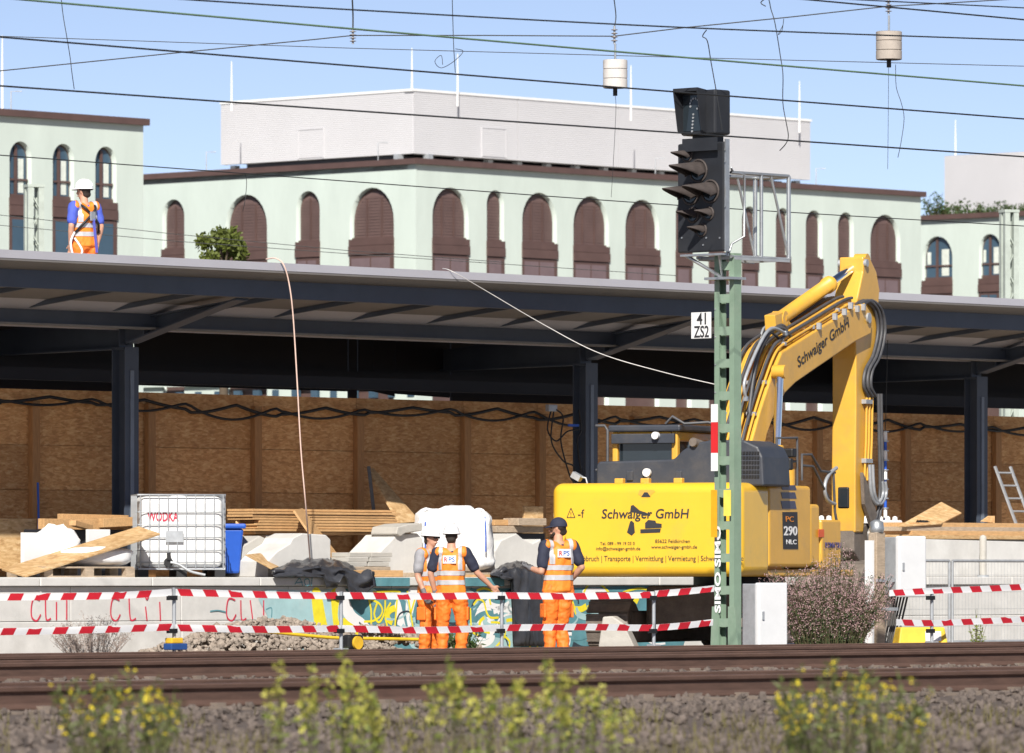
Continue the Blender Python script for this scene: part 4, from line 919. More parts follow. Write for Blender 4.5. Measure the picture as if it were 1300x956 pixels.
b = MB(); b.tube([(hx1 + .02, -.15, SP(925, 214).z), (hx1 - .02, -.06, SP(925, 219).z), (hx1 + .0, .12, SP(925, 222).z), (hx1 + .0, .12, SP(925, 300).z), (hx1 - .05, -.05, SP(925, 310).z), (hx1 - .05, -.1, SP(925, 322).z)], .014); b.build('cable_conduit', galv, sig)
# ------------------------------------------------------------------ barrier tape on posts clamped to the rail
YF = -11.62
def post(px, py0, label, base=True):
    p = LP(px, 800, YF); zt_ = LP(px, py0, YF).z
    o = empty('barrier_post', PW(p.x, YF, RH - .15), RZ, label, 'post', 'grey posts carrying the barrier tape')
    MB().cyl((0, 0, .1), (0, 0, zt_ - RH + .15), .021, 10).build('tube', galv_d, o)
    b = MB()
    for py in (757, 799):
        z = LP(px, py + 2, YF).z - RH + .15; b.box((-.05, -.02, z), (.12, .05, .05))
    b.build('tape_holder', black_m, o)
    if base:
        MB().box((.02, 0, .20), (.24, .13, .07)).build('rail_clamp', M('clamp_blue', (0.02, 0.07, 0.24), .5), o, bevel=.01)
        MB().box((.0, 0, .265), (.17, .11, .06)).build('clamp_jaw', M('clamp_yellow', (0.75, 0.45, 0.03), .5), o, bevel=.01)
    else:
        MB().box((0, 0, .13), (.12, .13, .07)).build('clamp_jaw', galv_d, o, bevel=.01)
    return o
post(221, 746, 'barrier post with blue and yellow rail clamp right of the red lettering')
post(433, 751, 'barrier post standing by the gravel heap and yellow hose', False)
post(637, 752, 'barrier post between the pair of workers and the capped worker', False)
post(830, 752, 'barrier post in front of the dark excavator undercarriage', False)
post(1183, 750, 'barrier post beside the yellow box at right', False)
def tape(pxs, label, seed):
    rnd = random.Random(seed)
    q = [LP(p[0], p[1], YF - .03) for p in pxs]; pts = smooth_pts([(v.x, v.z) for v in q], False, 12)
    root_x, root_z = pts[0].x, pts[0].y
    L_ = 0; cum = [0]
    for a, c in zip(pts, pts[1:]): L_ += (c - a).length; cum.append(L_)
    def at_s(s_):
        for i in range(len(cum) - 1):
            if s_ <= cum[i + 1]: t = (s_ - cum[i]) / max(1e-6, cum[i + 1] - cum[i]); return pts[i].lerp(pts[i + 1], t)
        return pts[-1]
    hw = .038; yo = lambda s_: .012 * math.sin(s_ * 2.1 + seed)
    w_ = MB(); n = max(8, int(L_ / .12)); vs = []
    for i in range(n + 1):
        s_ = L_ * i / n; p = at_s(s_); vs += [(p.x, yo(s_), p.y - hw), (p.x, yo(s_) + .004 * math.sin(s_ * 5), p.y + hw)]
    w_.add(vs, [(2 * i, 2 * i + 2, 2 * i + 3, 2 * i + 1) for i in range(n)], True)
    mid = PW(pts[0].x, YF - .03, pts[0].y)
    o = w_.build('barrier_tape', white_t, None, PW(0, YF - .03, 0), (0, 0, RZ)); tag(o, label, 'tape', 'red and white barrier tapes')
    s_ = rnd.uniform(0, .2); sl_ = .05 * (1 if seed % 2 == 0 else -1)
    while s_ + .2 < L_:
        b = MB(); m = 4; vs = []
        for i in range(m + 1):
            u = s_ + .19 * i / m; a = at_s(max(0, u - sl_ / 2)); c = at_s(min(L_, u + sl_ / 2))
            vs += [(a.x, yo(u), a.y - hw * .98), (c.x, yo(u), c.y + hw * .98)]
        for sg in (-.003, .003):
            b.add([(v[0], v[1] + sg, v[2]) for v in vs], [(2 * i, 2 * i + 2, 2 * i + 3, 2 * i + 1) for i in range(m)])
        b.build('red_stripe', red_t, o); s_ += .375
tape([(-40, 759), (0, 758), (60, 757.5), (150, 756), (219, 752)], 'upper tape left of the clamped post, above the red lettering', 2)
tape([(223, 752), (300, 754), (380, 756), (432, 756)], 'upper tape between the clamped post and the gravel heap post', 3)
tape([(435, 756), (540, 757), (636, 756)], 'upper tape passing in front of the pair of workers', 5)
tape([(639, 756), (720, 757), (790, 756), (830, 755)], 'upper tape passing in front of the worker in the navy cap', 7)
tape([(832, 754), (870, 751), (906, 747)], 'upper tape rising to the green signal mast', 8)
tape([(1128, 753), (1183, 750), (1240, 748), (1320, 744)], 'upper tape right of the shrub, before the mesh fence', 11)
tape([(-40, 803), (0, 802), (100, 800), (219, 796)], 'lower tape left of the clamped post, behind the dry weed', 12)
tape([(223, 797), (330, 799), (432, 798)], 'lower tape above the gravel heap, between two posts', 13)
tape([(435, 798), (540, 800), (636, 797)], 'lower tape at knee height before the pair of workers', 15)
tape([(639, 797), (740, 796), (805, 797), (830, 797)], 'lower tape at knee height before the worker in the navy cap', 16)
tape([(832, 797), (870, 794), (906, 790)], 'lower tape ending at the green signal mast', 18)
tape([(1138, 790), (1183, 791), (1240, 789), (1320, 785)], 'lower tape right of the shrub, above the yellow box', 19)
# ------------------------------------------------------------------ things on the platform
def T(px, y): return LP(px, 733, y).x
def pbox(name, p0, p1, y0, y1, mat, label, cat, group=None, bevel=.008, tilt=0.0):
    """box on the platform from pixel corners on plane y0"""
    a, c = LP(p0[0], p0[1], y0), LP(p1[0], p1[1], y0); z0, z1 = min(a.z, c.z), max(a.z, c.z)
    o = MB().b2((-(c.x - a.x) / 2, 0, 0), ((c.x - a.x) / 2, y1 - y0, z1 - z0)).build(name, mat, None, PW((a.x + c.x) / 2, y0, z0), (0, tilt, RZ), bevel=bevel)
    return tag(o, label, cat, group)
def pprism(name, pxs, y0, dep, mat, label, cat, group=None, bevel=.015, ground=None):
    q = [LP(p[0], p[1], y0) for p in pxs]; cx = sum(v.x for v in q) / len(q); zb_ = min(v.z for v in q)
    if ground is not None:
        q = [Vector((v.x, v.y, ground if v.z < zb_ + .02 else v.z)) for v in q]; zb_ = ground
    b = MB(); b.prism([(v.x - cx, v.z - zb_) for v in q], XZ(dep), dep)
    return tag(b.build(name, mat, None, PW(cx, y0, zb_), (0, 0, RZ), bevel=bevel), label, cat, group)
def plank(name, a, c, wd, th, mat, label, cat='plank', group=None, up=(0, 0, 1)):
    A_, C_ = PW(*a), PW(*c); m = (A_ + C_) / 2
    b = MB(); b.bar(A_ - m, C_ - m, wd, th, up); return tag(b.build(name, mat, None, m, bevel=.004), label, cat, group)
def pallet(px, y, label, yaw=0.0, w_=1.2, d_=.8, z=ZP):
    t = T(px, y); o = empty('pallet', PW(t, y, z), yaw, label, 'pallet', 'wooden pallets on the platform')
    for k in range(5): MB().b2((-w_ / 2, -d_ / 2 + k * d_ / 5 + .02, .118), (w_ / 2, -d_ / 2 + (k + 1) * d_ / 5 - .02, .14)).build('deck_board', oldwood, o)
    for yy in (-1, 0, 1):
        MB().b2((-w_ / 2, yy * (d_ / 2 - .05) - .05, 0), (w_ / 2, yy * (d_ / 2 - .05) + .05, .02)).build('skid', oldwood, o)
        for xx_ in (-1, 0, 1): MB().box((xx_ * (w_ / 2 - .07), yy * (d_ / 2 - .051), .069), (.14, .099, .097)).build('block', oldwood, o)
    return o
CY = R(8)
# water tank in a cage
yi = 1.15; ti = T(226, yi)
ibc = empty('caged_tank', PW(ti, yi, ZP), R(9), 'white plastic tank in a grey wire cage with red lettering', 'tank')
sI = F / PW(ti, yi, 0).y; HI = (733 - 628) / sI; WI = 1.17; DI = .95
for k in range(3): MB().b2((-WI / 2 + k * (WI / 2 - .07) , -DI / 2, 0), (-WI / 2 + k * (WI / 2 - .07) + .14, DI / 2, .1)).build('pallet_foot', black_m, ibc)
MB().b2((-WI / 2, -DI / 2, .1), (WI / 2, DI / 2, .125)).build('pallet_deck', galv_d, ibc)
MB().b2((-WI / 2 + .03, -DI / 2 + .03, .13), (WI / 2 - .03, DI / 2 - .03, HI - .03)).build('plastic_tank', white_p, ibc, bevel=.09, seg=4)
MB().cyl((0, 0, HI - .035), (0, 0, HI + .0), .1, 20).build('tank_lid', white_p, ibc)
for k, z in enumerate((.20, .36, .53, .70, .87, HI - .01)):
    b = MB(); x_, y_ = WI / 2, DI / 2; b.tube([(-x_, -y_, z), (x_, -y_, z), (x_, y_, z), (-x_, y_, z), (-x_, -y_, z)], .0085 if k < 5 else .013, 6); b.build('cage_hoop', galv_d, ibc)
vm = MB().cyl((0, 0, .125), (0, 0, HI - .01), .0075, 6).mesh('cage_bar', galv_d)
for k in range(10):
    for yy in (-DI / 2 - .009, DI / 2 + .009): linkmesh('cage_bar', vm, ibc, (-WI / 2 + .03 + (WI - .06) * k / 9, yy, 0))
for k in range(1, 8):
    for xx_ in (-WI / 2 - .009, WI / 2 + .009): linkmesh('cage_bar', vm, ibc, (xx_, -DI / 2 + DI * k / 8, 0))
linkmesh('lettering', text_mesh('WODKA', redspray, .42, .13, bold=.02), ibc, (-.25, -DI / 2 + .022, HI - .30), (R(90), 0, R(0)))
MB().b2((-.22, -DI / 2 - .02, .47), (.02, -DI / 2 - .016, .62)).build('data_plate', galv_d, ibc)
b = MB(); b.cyl((-.18, -DI / 2 - .05, .2), (-.18, -DI / 2 + .1, .2), .06, 14); b.box((-.18, -DI / 2 - .05, .28), (.05, .05, .1)); b.build('outlet_valve', black_m, ibc)
b = MB(); b.tube(smooth_pts([Vector(p) for p in ((-.16, -DI / 2 - .08, .2), (-.05, -DI / 2 - .1, .17), (.1, -DI / 2 - .12, .08), (.3, -DI / 2 - .12, .03))], False, 6), .018, 8); b.build('outlet_hose', galv_d, ibc)
# blue bin behind the tank
tb = T(293, 1.6); bn = empty('blue_bin', PW(tb, 1.75, ZP), R(10), 'blue plastic wheeled bin just right of the caged tank', 'bin')
b = MB(); b.add([(-.2, -.2, .05), (.2, -.2, .05), (.2, .2, .05), (-.2, .2, .05), (-.25, -.26, .66), (.25, -.26, .66), (.25, .26, .66), (-.25, .26, .66)], [(0, 1, 2, 3), (4, 5, 6, 7), (0, 1, 5, 4), (1, 2, 6, 5), (2, 3, 7, 6), (3, 0, 4, 7)])
b.build('bin_body', blue_p, bn, bevel=.03); MB().b2((-.28, -.3, .661), (.28, .3, .73)).build('bin_lid', blue_p, bn, bevel=.025); MB().cyl((-.25, .22, .08), (.25, .22, .08), .08, 14).build('bin_wheels', black_m, bn)
# pallets, boards and sacks at the left
pallet(90, .55, 'wooden pallet under the white sack at left', R(42), 1.5)
def quad_board(name, pxy, th, mat, label, cat='board'):
    c = [PW(*LP(p[0], p[1], p[2])) for p in pxy]; m = sum(c, Vector()) / 4; n = (c[1] - c[0]).cross(c[3] - c[0]).normalized()
    if n.z > 0: n = -n
    b = MB(); v = [q - m for q in c] + [q - m + n * th for q in c]
    b.add(v, [(0, 1, 2, 3), (4, 5, 6, 7), (0, 1, 5, 4), (1, 2, 6, 5), (2, 3, 7, 6), (3, 0, 4, 7)])
    return tag(b.build(name, mat, None, m, bevel=.003), label, cat)
quad_board('leaning_board', [(2, 722, .75), (32, 731, .12), (203, 677, .3), (176, 668, .95)], .025, osb_new, 'long pale chipboard plank leaning on the white sack at left')
def sack(name, px0, px1, py0, py1, y0, dep, mat, label, cat, seed, pw=.55, sq=2.6, nz=.05, yaw=RZ, z=None, wmul=1.0):
    a, c = LP(px0, py1, y0), LP(px1, py0, y0); zb_ = a.z if z is None else z; wx = (c.x - a.x) / 2 * wmul; h = c.z - zb_
    b = MB(); nu, nv = 28, 18; vs = []
    for j in range(nv + 1):
        v = math.pi * (j / nv - .5)
        for i in range(nu):
            u = 2 * math.pi * i / nu
            f = lambda q, e: math.copysign(abs(q) ** e, q)
            x_, y_, z_ = f(math.cos(v), pw) * f(math.cos(u), pw), f(math.cos(v), pw) * f(math.sin(u), pw), f(math.sin(v), pw)
            d_ = 1 + nz * noise.noise((x_ * 1.6 + seed, y_ * 1.6, z_ * 1.6)) + nz * .6 * noise.noise((x_ * 4 + seed, y_ * 4, z_ * 4))
            vs.append((x_ * wx * d_, y_ * dep / 2 * d_, h / 2 + z_ * h / 2 * (d_ if z_ > -.5 else 1)))
    b.add(vs, [(j * nu + i, j * nu + (i + 1) % nu, (j + 1) * nu + (i + 1) % nu, (j + 1) * nu + i) for j in range(nv) for i in range(nu)], True)
    o = b.build(name, mat, None, PW((a.x + c.x) / 2, y0 + dep / 2, zb_), (0, 0, yaw)); return tag(o, label, cat)
sack('white_sack', 104, 180, 694, 720, .3, .6, bag_m, 'low white filled sack on the pallet left of the caged tank', 'sack', 3, .7, nz=.12, z=ZP + .14)
sack('plastic_sheeting', 66, 112, 668, 712, .9, .5, bag_m, 'crumpled white plastic sheeting behind the leaning plank', 'sheeting', 8, .8, nz=.22, z=ZP)
pbox('white_sheet', (30, 676), (72, 722), 1.0, 1.06, white_p, 'upright white panel behind the left end of the leaning plank', 'panel', bevel=.004)
pbox('white_sheet', (112, 672), (140, 700), 1.25, 1.3, white_p, 'small white panel half hidden behind the leaning plank', 'panel', bevel=.004)
pbox('chipboard_piece', (-30, 658), (46, 722), 2.9, 2.93, osb_new, 'lighter chipboard sheet standing in for the sunlit patch of hoarding at the left edge', 'board', bevel=.003)  # lighter sheet put where sun falls on the hoarding; sunlight painted as colour
plank('timber_beam', (T(52, 1.9), 1.9, LP(52, 665, 1.9).z), (T(165, 1.9), 1.9, LP(165, 667, 1.9).z), .12, .14, timber, 'thick lower beam of the timber pile left of the tank', 'beam')
plank('timber_beam', (T(76, 2.05), 2.05, LP(76, 656, 2.05).z), (T(160, 2.05), 2.05, LP(160, 658, 2.05).z), .10, .08, timber, 'upper beam of the timber pile left of the tank', 'beam')
plank('timber_beam', (T(128, 1.7), 1.7, LP(128, 664, 1.7).z), (T(168, 1.7), 1.7, LP(168, 662, 1.7).z), .1, .12, timber, 'short square timber resting nearest the tank cage', 'beam')
plank('timber_beam', (T(92, 1.6), 1.6, LP(92, 664, 1.6).z), (T(124, 1.6), 1.75, LP(124, 670, 1.6).z), .1, .07, timber, 'short crooked timber at the front of the left pile', 'beam')
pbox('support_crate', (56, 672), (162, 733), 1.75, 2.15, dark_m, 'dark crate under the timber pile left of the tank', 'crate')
o = MB().bar((0, 0, 0), (0, .02, .62), .03, .012).build('ratchet_strap', blue_p, None, PW(T(48, 2.8), 2.78, LP(48, 671, 2.8).z), (0, 0, RZ)); tag(o, 'narrow blue strap hanging at the left hoarding post', 'strap')
# planks and offcuts between tank and bag
tz = ZP + .42
yk = 1.9
for k in range(9):
    zz = LP(400, 677 - k * 3.6, yk).z
    a0 = 325 + random.uniform(-4, 6) - (6 if k > 6 else 0); a1 = 508 + random.uniform(-8, 4)
    A_ = LP(a0, 677 - k * 3.6, yk); C_ = LP(a1, 677 - k * 3.6, yk); Lk = C_.x - A_.x; y_off = random.uniform(-.03, .03)
    o = MB().b2((-Lk / 2, 0, -.015), (Lk / 2, .5, .0165)).build('plank', timber, None, PW((A_.x + C_.x) / 2, yk + y_off, zz), (0, 0, RZ), bevel=.003)
    tag(o, ['lowest plank', 'second plank from the bottom', 'third plank from the bottom', 'fourth plank from the bottom', 'middle plank', 'fourth plank from the top', 'third plank from the top', 'second plank from the top', 'topmost plank'][k] + ' in the flat timber stack behind the concrete blocks', 'plank', 'planks in the timber stack')
for px, nm in ((338, 'left'), (492, 'right')):
    pbox('bearer_block', (px, 679), (px + 26, 733), 1.95, 2.3, conc2, 'concrete bearer under the %s end of the timber stack' % nm, 'block')
quad_board('offcut_board', [(374, 648, 1.6), (384, 645, 1.9), (430, 705, 1.5), (418, 712, 1.2)], .03, timber, 'short plank leaning across the front of the timber stack')
quad_board('offcut_board', [(300, 655, 2.3), (302, 731, 1.9), (345, 731, 1.9), (335, 665, 2.3)], .02, osb_new, 'chipboard offcut standing right of the blue bin')
quad_board('offcut_board', [(312, 704, .7), (330, 702, 1.2), (358, 718, 1.1), (345, 722, .6)], .015, osb_new, 'bent thin board on the rubble left of the first concrete block')
quad_board('leaning_sheet', [(467, 596, 2.9), (474, 594, 3.0), (534, 662, 2.3), (508, 664, 2.2)], .03, osb_new, 'narrow board leaning diagonally against the hoarding')
o = MB().bar((0, 0, 0), (.0, 0, 1), .05, .05)
plank('steel_strut', (T(468, 2.8), 2.8, LP(468, 592, 2.8).z), (T(484, 2.6), 2.6, ZP + .01), .05, .05, hose_m, 'dark thin strut beside the diagonal leaning board', 'strut')
# profiled concrete blocks
pprism('concrete_block', [(340, 722), (340, 712), (352, 700), (368, 690), (372, 683), (384, 677), (414, 679), (420, 685), (420, 722)], .95, .55, conc, 'pale stepped concrete block in front of the timber stack', 'concrete block', 'concrete blocks', ground=ZP)
pprism('concrete_block', [(476, 732), (476, 708), (486, 697), (497, 686), (503, 679), (530, 677), (537, 684), (537, 732)], 1.05, .6, conc, 'sloping concrete block just left of the white bulk bag', 'concrete block', 'concrete blocks', ground=ZP)
pprism('concrete_block', [(628, 732), (628, 700), (636, 686), (656, 677), (664, 684), (676, 690), (687, 684), (687, 732)], 1.3, .6, conc, 'grey concrete block between bulk bag and the capped worker', 'concrete block', 'concrete blocks', ground=ZP)
pprism('concrete_block', [(305, 730), (308, 694), (330, 680), (352, 690), (352, 730)], 1.5, .6, conc2, 'shaded concrete block behind the bent board', 'concrete block', 'concrete blocks', ground=ZP)
pprism('concrete_slab', [(503, 678), (505, 669), (520, 665), (536, 664), (536, 674), (515, 677), (509, 681)], .98, .5, conc2, 'broken slab lying on top of the sloping concrete block', 'slab')
for k in range(3):
    for j in range(2):
        pbox('paving_stone', (440 + j * 28 + k * 2, 719 - k * 6), (466 + j * 28 + k * 2, 713.5 - k * 6), .75, 1.1, conc2, ('left', 'right')[j] + ' grey paving stone in the ' + ('bottom', 'middle', 'top')[k] + ' layer of the low stack by the sloping block', 'paving stone', 'stacked paving stones', bevel=.006)
pbox('stone_bearer', (441, 732), (496, 719.5), .75, 1.1, oldwood, 'wooden bearer under the stacked paving stones', 'bearer')
pbox('edge_timber', (440, 732.5), (512, 724), .12, .3, timber, 'light timber lying along the platform edge below the paving stones', 'timber')
pbox('edge_timber', (585, 733), (662, 729.5), .06, .3, timber, 'thin board under the right tarpaulin at the platform edge', 'timber')
# bulk bag
yg = .75; bag = sack('bulk_bag', 553, 650, 647, 726, yg, .90, bag_m, 'big white woven bulk bag between the concrete blocks', 'bag', 11, .45, nz=.2, z=ZP + .06, yaw=R(6), wmul=.72)
gx = (LP(650, 700, yg).x - LP(553, 700, yg).x) / 2 * .72; gh = LP(580, 650, yg).z - ZP - .06
for sx in (-1, 1):
    b = MB(); b.tube(smooth_pts([Vector(p) for p in ((sx * gx * .86, -.42, gh * .8), (sx * gx * .75, -.38, gh * 1.02), (sx * gx * .55, -.3, gh * 1.02), (sx * gx * .5, -.38, gh * .8))], False, 5), .02, 6)
    b.build('lifting_loop', bag_m, bag)
for sx in (-.72, .80): MB().tube([(sx * gx, -.455, gh * .35), (sx * gx, -.465, gh * .6), (sx * gx * .98, -.43, gh * .93)], .010, 6).build('blue_seam', blue_p, bag)
b = MB(); nn = 16; vs = []
for j in range(6):
    for i in range(nn):
        a = 2 * math.pi * i / nn; rr = (.34 - .03 * j) * (1 + .35 * noise.noise((math.cos(a) * 2, math.sin(a) * 2, j * .7)))
        vs.append((rr * math.cos(a) + .08, rr * math.sin(a) * .8 - .05, gh * .93 + .03 * j + .05 * noise.noise((i * .9, j, 3))))
b.add(vs, [(j * nn + i, j * nn + (i + 1) % nn, (j + 1) * nn + (i + 1) % nn, (j + 1) * nn + i) for j in range(5) for i in range(nn)] + [tuple(range(5 * nn, 6 * nn))], True); b.build('bag_neck', bag_m, bag)
pbox('bag_bearer', (540, 733), (632, 727), .6, 1.4, oldwood, 'flat wooden bearer under the white bulk bag', 'bearer')
# tarpaulins: cloth sheets draped over the edge
def drape(name, px0, px1, top, y_in, hang, seed, label, wob=.05, taper=None):
    """cloth from y_in on the platform out over the edge and down by hang(px fraction)"""
    nu, nv = 40, 30; vs = []
    for j in range(nv + 1):
        v = j / nv
        for i in range(nu + 1):
            u = i / nu; px = px0 + (px1 - px0) * u; h = hang(u)
            if v < .55:
                yy = y_in * (1 - v / .55) - .1 * (v / .55); zz = ZP + .02 + top(u, v / .55)
            else:
                w_ = (v - .55) / .45; yy = -.11 - .05 * w_; zz = ZP + .02 + top(u, 1.0) * (1 - w_) - h * w_
            nzv = noise.noise((u * 7 + seed, v * 5, seed)) * wob + noise.noise((u * 17 + seed, v * 9, seed)) * wob * .5
            yy += nzv * (1 if v >= .5 else .3) - (abs(nzv) if v >= .5 else 0) ; zz += (abs(nzv) * 1.2 if v < .55 else 0)
            t = LP(px, 733, max(yy, -.1)).x; vs.append((t, yy if v < .55 else min(yy, -.085), zz))
    b = MB(); cx = sum(p[0] for p in vs) / len(vs); b.add([(p[0] - cx, p[1], p[2] - ZP) for p in vs], [(j * (nu + 1) + i, j * (nu + 1) + i + 1, (j + 1) * (nu + 1) + i + 1, (j + 1) * (nu + 1) + i) for j in range(nv) for i in range(nu)], True)
    o = b.build(name, tarp_m, None, PW(cx, 0, ZP), (0, 0, RZ)); m = o.modifiers.new('thick', 'SOLIDIFY'); m.thickness = .006; return tag(o, label, 'tarpaulin')
drape('tarpaulin', 345, 474, lambda u, v: .20 * max(0, math.sin(math.pi * min(1, u * 1.15))) ** .7 * (1 - .55 * v) + .02, .9, lambda u: (.16 if .48 < u < .62 else .02) + (.2 * max(0, 1 - abs(u - .82) / .16)) + (.12 if u > .7 else 0), 2, 'crumpled black tarpaulin over the platform edge beside the paving stones', .07)
drape('tarpaulin', 622, 690, lambda u, v: .18 * math.sin(math.pi * u) * (1 - .6 * v) + .02, .8, lambda u: .98 if u > .35 else .25 * u, 5, 'black tarpaulin hanging down the graffiti wall beside the capped worker', .05)
# scrap wood behind the capped worker
pbox('scrap_timber', (630, 676), (690, 668), 1.9, 2.3, oldwood, 'weathered board lying level behind the grey concrete block', 'timber')
pbox('scrap_timber', (628, 667), (662, 660), 2.0, 2.2, timber, 'short light timber on the scrap pile right of the bulk bag', 'timber')
pbox('scrap_timber', (658, 667), (694, 658), 1.8, 2.1, oldwood, 'grey broken pallet wood on the scrap pile by the capped worker', 'timber')
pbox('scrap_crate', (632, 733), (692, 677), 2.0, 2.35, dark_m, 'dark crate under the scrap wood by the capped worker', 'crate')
pbox('sunlit_foot_panel', (666, 733), (690, 643), 2.6, 2.65, osb_new, 'lighter chipboard panel imitating sunlight on the hoarding foot behind the capped worker', 'board')  # added panel in paler chipboard paints the sunlit foot of the hoarding
# cables and junction box at the middle column
cc = empty('column_cables', PW(LP(722, 600, 2.4).x, 2.4, ZP), RZ, 'tangle of black cables with a grey junction box on the middle column', 'cables')
c0_ = LP(722, 600, 2.4)
for k, pts in enumerate((((700, 520), (695, 545), (706, 560), (720, 548), (735, 545)), ((703, 522), (700, 560), (715, 585), (728, 592), (730, 610)), ((706, 520), (715, 530), (712, 560), (722, 600), (728, 612)), ((735, 520), (738, 545), (733, 560), (738, 600)))):
    q_ = [LP(a_, c_, 2.42 - .02 * k) - Vector((c0_.x, 2.4, ZP)) for a_, c_ in pts]; MB().tube(smooth_pts(q_, False, 6), .012, 6).build('cable', black_m, cc)
q_ = LP(700, 518, 2.42) - Vector((c0_.x, 2.4, ZP)); MB().box(q_, (.18, .08, .1)).build('junction_box', galv_d, cc, bevel=.01)
q_ = LP(728, 540, 2.42) - Vector((c0_.x, 2.4, ZP)); MB().box(q_, (.22, .02, .035)).build('blue_tie', blue_p, cc)
# right end of the platform
pprism('retaining_element', [(1158, 733), (1158, 684), (1310, 688), (1450, 691), (1450, 733)], .55, .3, conc, 'long low concrete retaining wall along the right platform edge', 'wall', ground=ZP, bevel=.01)
for k in range(4):
    y_ = .9 + .02 * k; a0 = 1152 + 6 * (k % 2)
    pbox('stacked_board', (a0, 684 - k * 5), (1330 + 9 * k, 680 - k * 5), y_, y_ + .6, (osb_new, timber, oldwood, timber)[k], ['lowest', 'second', 'third', 'topmost'][k] + ' long board in the flat pile at right', 'board', 'boards piled on the right platform edge', bevel=.003)
pbox('pile_bearer', (1160, 733), (1320, 685), 1.0, 1.4, conc2, 'concrete bearer under the board pile at right', 'block')
quad_board('tilted_sheet', [(1140, 668, .9), (1195, 664, .9), (1221, 651, 1.5), (1195, 637, 2.0)], .02, osb_new, 'tilted chipboard sheet on the board pile left of the right column')
pprism('chipboard_piece', [(1246, 662), (1256, 655), (1263, 655), (1263, 664)], 1.3, .03, osb_new, 'small upright chipboard scrap beside the right column', 'board', bevel=.002)
o = MB().tube([(-.12 + .01 * k, .012 * math.sin(k * 2.1), .045 + .012 * math.sin(k * 1.3)) for k in range(25)], .04, 8).build('cable_bundle', black_m, None, PW(T(1175, 1.0), 1.05, LP(1175, 668, 1.0).z), (0, 0, RZ)); tag(o, 'short black bundled hose lying on the board pile', 'hose bundle')
ld = empty('ladder', PW(T(1296, 1.5), 1.55, LP(1296, 690, 1.5).z), RZ, 'grey metal ladder leaning at the right edge of the picture', 'ladder')
for x_ in (0, .38): MB().bar((x_, -.1, 0), (x_ - .14, .35, 1.2), .06, .03).build('ladder_rail', galv_d, ld)
for k in range(6): u = (k + .5) / 6; MB().cyl((-.14 * u, -.1 + .45 * u, 1.2 * u), (.38 - .14 * u, -.1 + .45 * u, 1.2 * u), .016, 8).build('rung', galv_d, ld)
o = empty('round_topped_post', PW(T(1248, .3), .3, ZP), RZ, 'short pale round-topped post before the retaining wall', 'post'); hz_ = LP(1248, 679, .3).z - ZP
MB().tube([(0, 0, 0), (0, 0, hz_ * .9), (0, 0, hz_ * .97), (0, 0, hz_)], [.055, .055, .045, .01], 14).build('shaft', conc2, o); MB().cyl((0, 0, 0), (0, 0, .03), .09, 16).build('foot_plate', galv_d, o)
# white pegged block behind the arm
tw0, tw1 = LP(1046, 680, 1.6).x, LP(1150, 680, 1.6).x; hw_ = LP(1100, 660, 1.6).z - ZP
blk = empty('pegged_block', PW((tw0 + tw1) / 2, 1.6, ZP), RZ, 'white block with a row of short pegs behind the excavator arm', 'block')
lw = (tw1 - tw0) / 2
b = MB(); b.prism([(-lw, 0), (lw + .1, 0), (lw - .08, hw_), (-lw, hw_)], XZ(.5), .5); b.build('block_body', white_p, blk, bevel=.02)
pg = MB().tube([(0, 0, 0), (0, 0, .045), (0, 0, .06)], [.04, .038, .015], 10).mesh('peg', white_p)
for k in range(11): linkmesh('peg', pg, blk, (-lw + .06 + (2 * lw - .2) * k / 10, .1, hw_))
# blue-white marker chain hanging beside the arm
ch = empty('warning_chain', PW(T(1124, 2.0), 2.0, LP(1124, 690, 2.0).z), RZ, 'hanging blue and white ringed rod right of the excavator arm', 'rod')
zc_ = LP(1122, 548, 2.0).z - LP(1124, 690, 2.0).z
for k in range(10):
    z0_, z1_ = .25 + (zc_ - .25) * k / 10, .25 + (zc_ - .25) * (k + 1) / 10; MB().cyl((0, 0, z0_), (-.0, 0, z1_), .03 if k % 2 else .024, 8).build('rod_segment', blue_p if k % 2 == 0 else white_p, ch)
    MB().cyl((0, 0, z1_ - .008), (0, 0, z1_ + .008), .055, 10).build('rod_ring', galv, ch)
MB().tube([(0, 0, 0), (.0, 0, .25)], .007, 6).build('cord', wire_m, ch); MB().tube([(0, 0, zc_), (0, -.05, LP(1121, 420, 2.0).z - LP(1124, 690, 2.0).z)], .006, 6).build('cord', wire_m, ch)
# ------------------------------------------------------------------ trackside boxes, mesh fence, rubble
def cabinet(name, px0, px1, py0, py1, y, yaw, label, foot=None):
    a, c = LP(px0, py1, y), LP(px1, py0, y); w_ = (px1 - px0) * PW(a.x, y, 0).y / F; h = c.z - a.z
    o = empty(name, PW((a.x + c.x) / 2, y, a.z), yaw, label, 'cabinet')
    wx = .44
    MB().b2((-wx / 2, -.12, 0), (wx / 2, .12, h)).build('cabinet_case', galv_d, o, bevel=.012)
    MB().b2((-wx / 2 - .015, -.2, -.012), (wx / 2 + .015, -.121, h + .012)).build('cabinet_door', M('cabinet_white', (0.72, 0.73, 0.74), .45, var=.05, dirt=.2, dcol=(.5, .49, .47)), o, bevel=.02)
    for z in (.15, .5, .85): MB().box((wx / 2 + .02, -.15, h * z), (.02, .05, .05)).build('hinge', galv_d, o)
    MB().box((-wx / 2 + .05, -.205, h * .5), (.03, .02, .1)).build('latch', galv_d, o)
    if foot is not None:
        for sx in (-.12, .12): MB().b2((sx - .025, -.05, -foot), (sx + .025, .05, 0)).build('leg', galv_d, o)
    return o
cabinet('trackside_cabinet', 944, 991, 741, 822, -10.6, R(40), 'white trackside cabinet at the foot of the signal mast', foot=LP(960, 822, -10.6).z)
cb2 = cabinet('trackside_cabinet', 1122, 1168, 682, 757, -9.6, R(40), 'white cabinet hung on the weathered post right of the shrub')
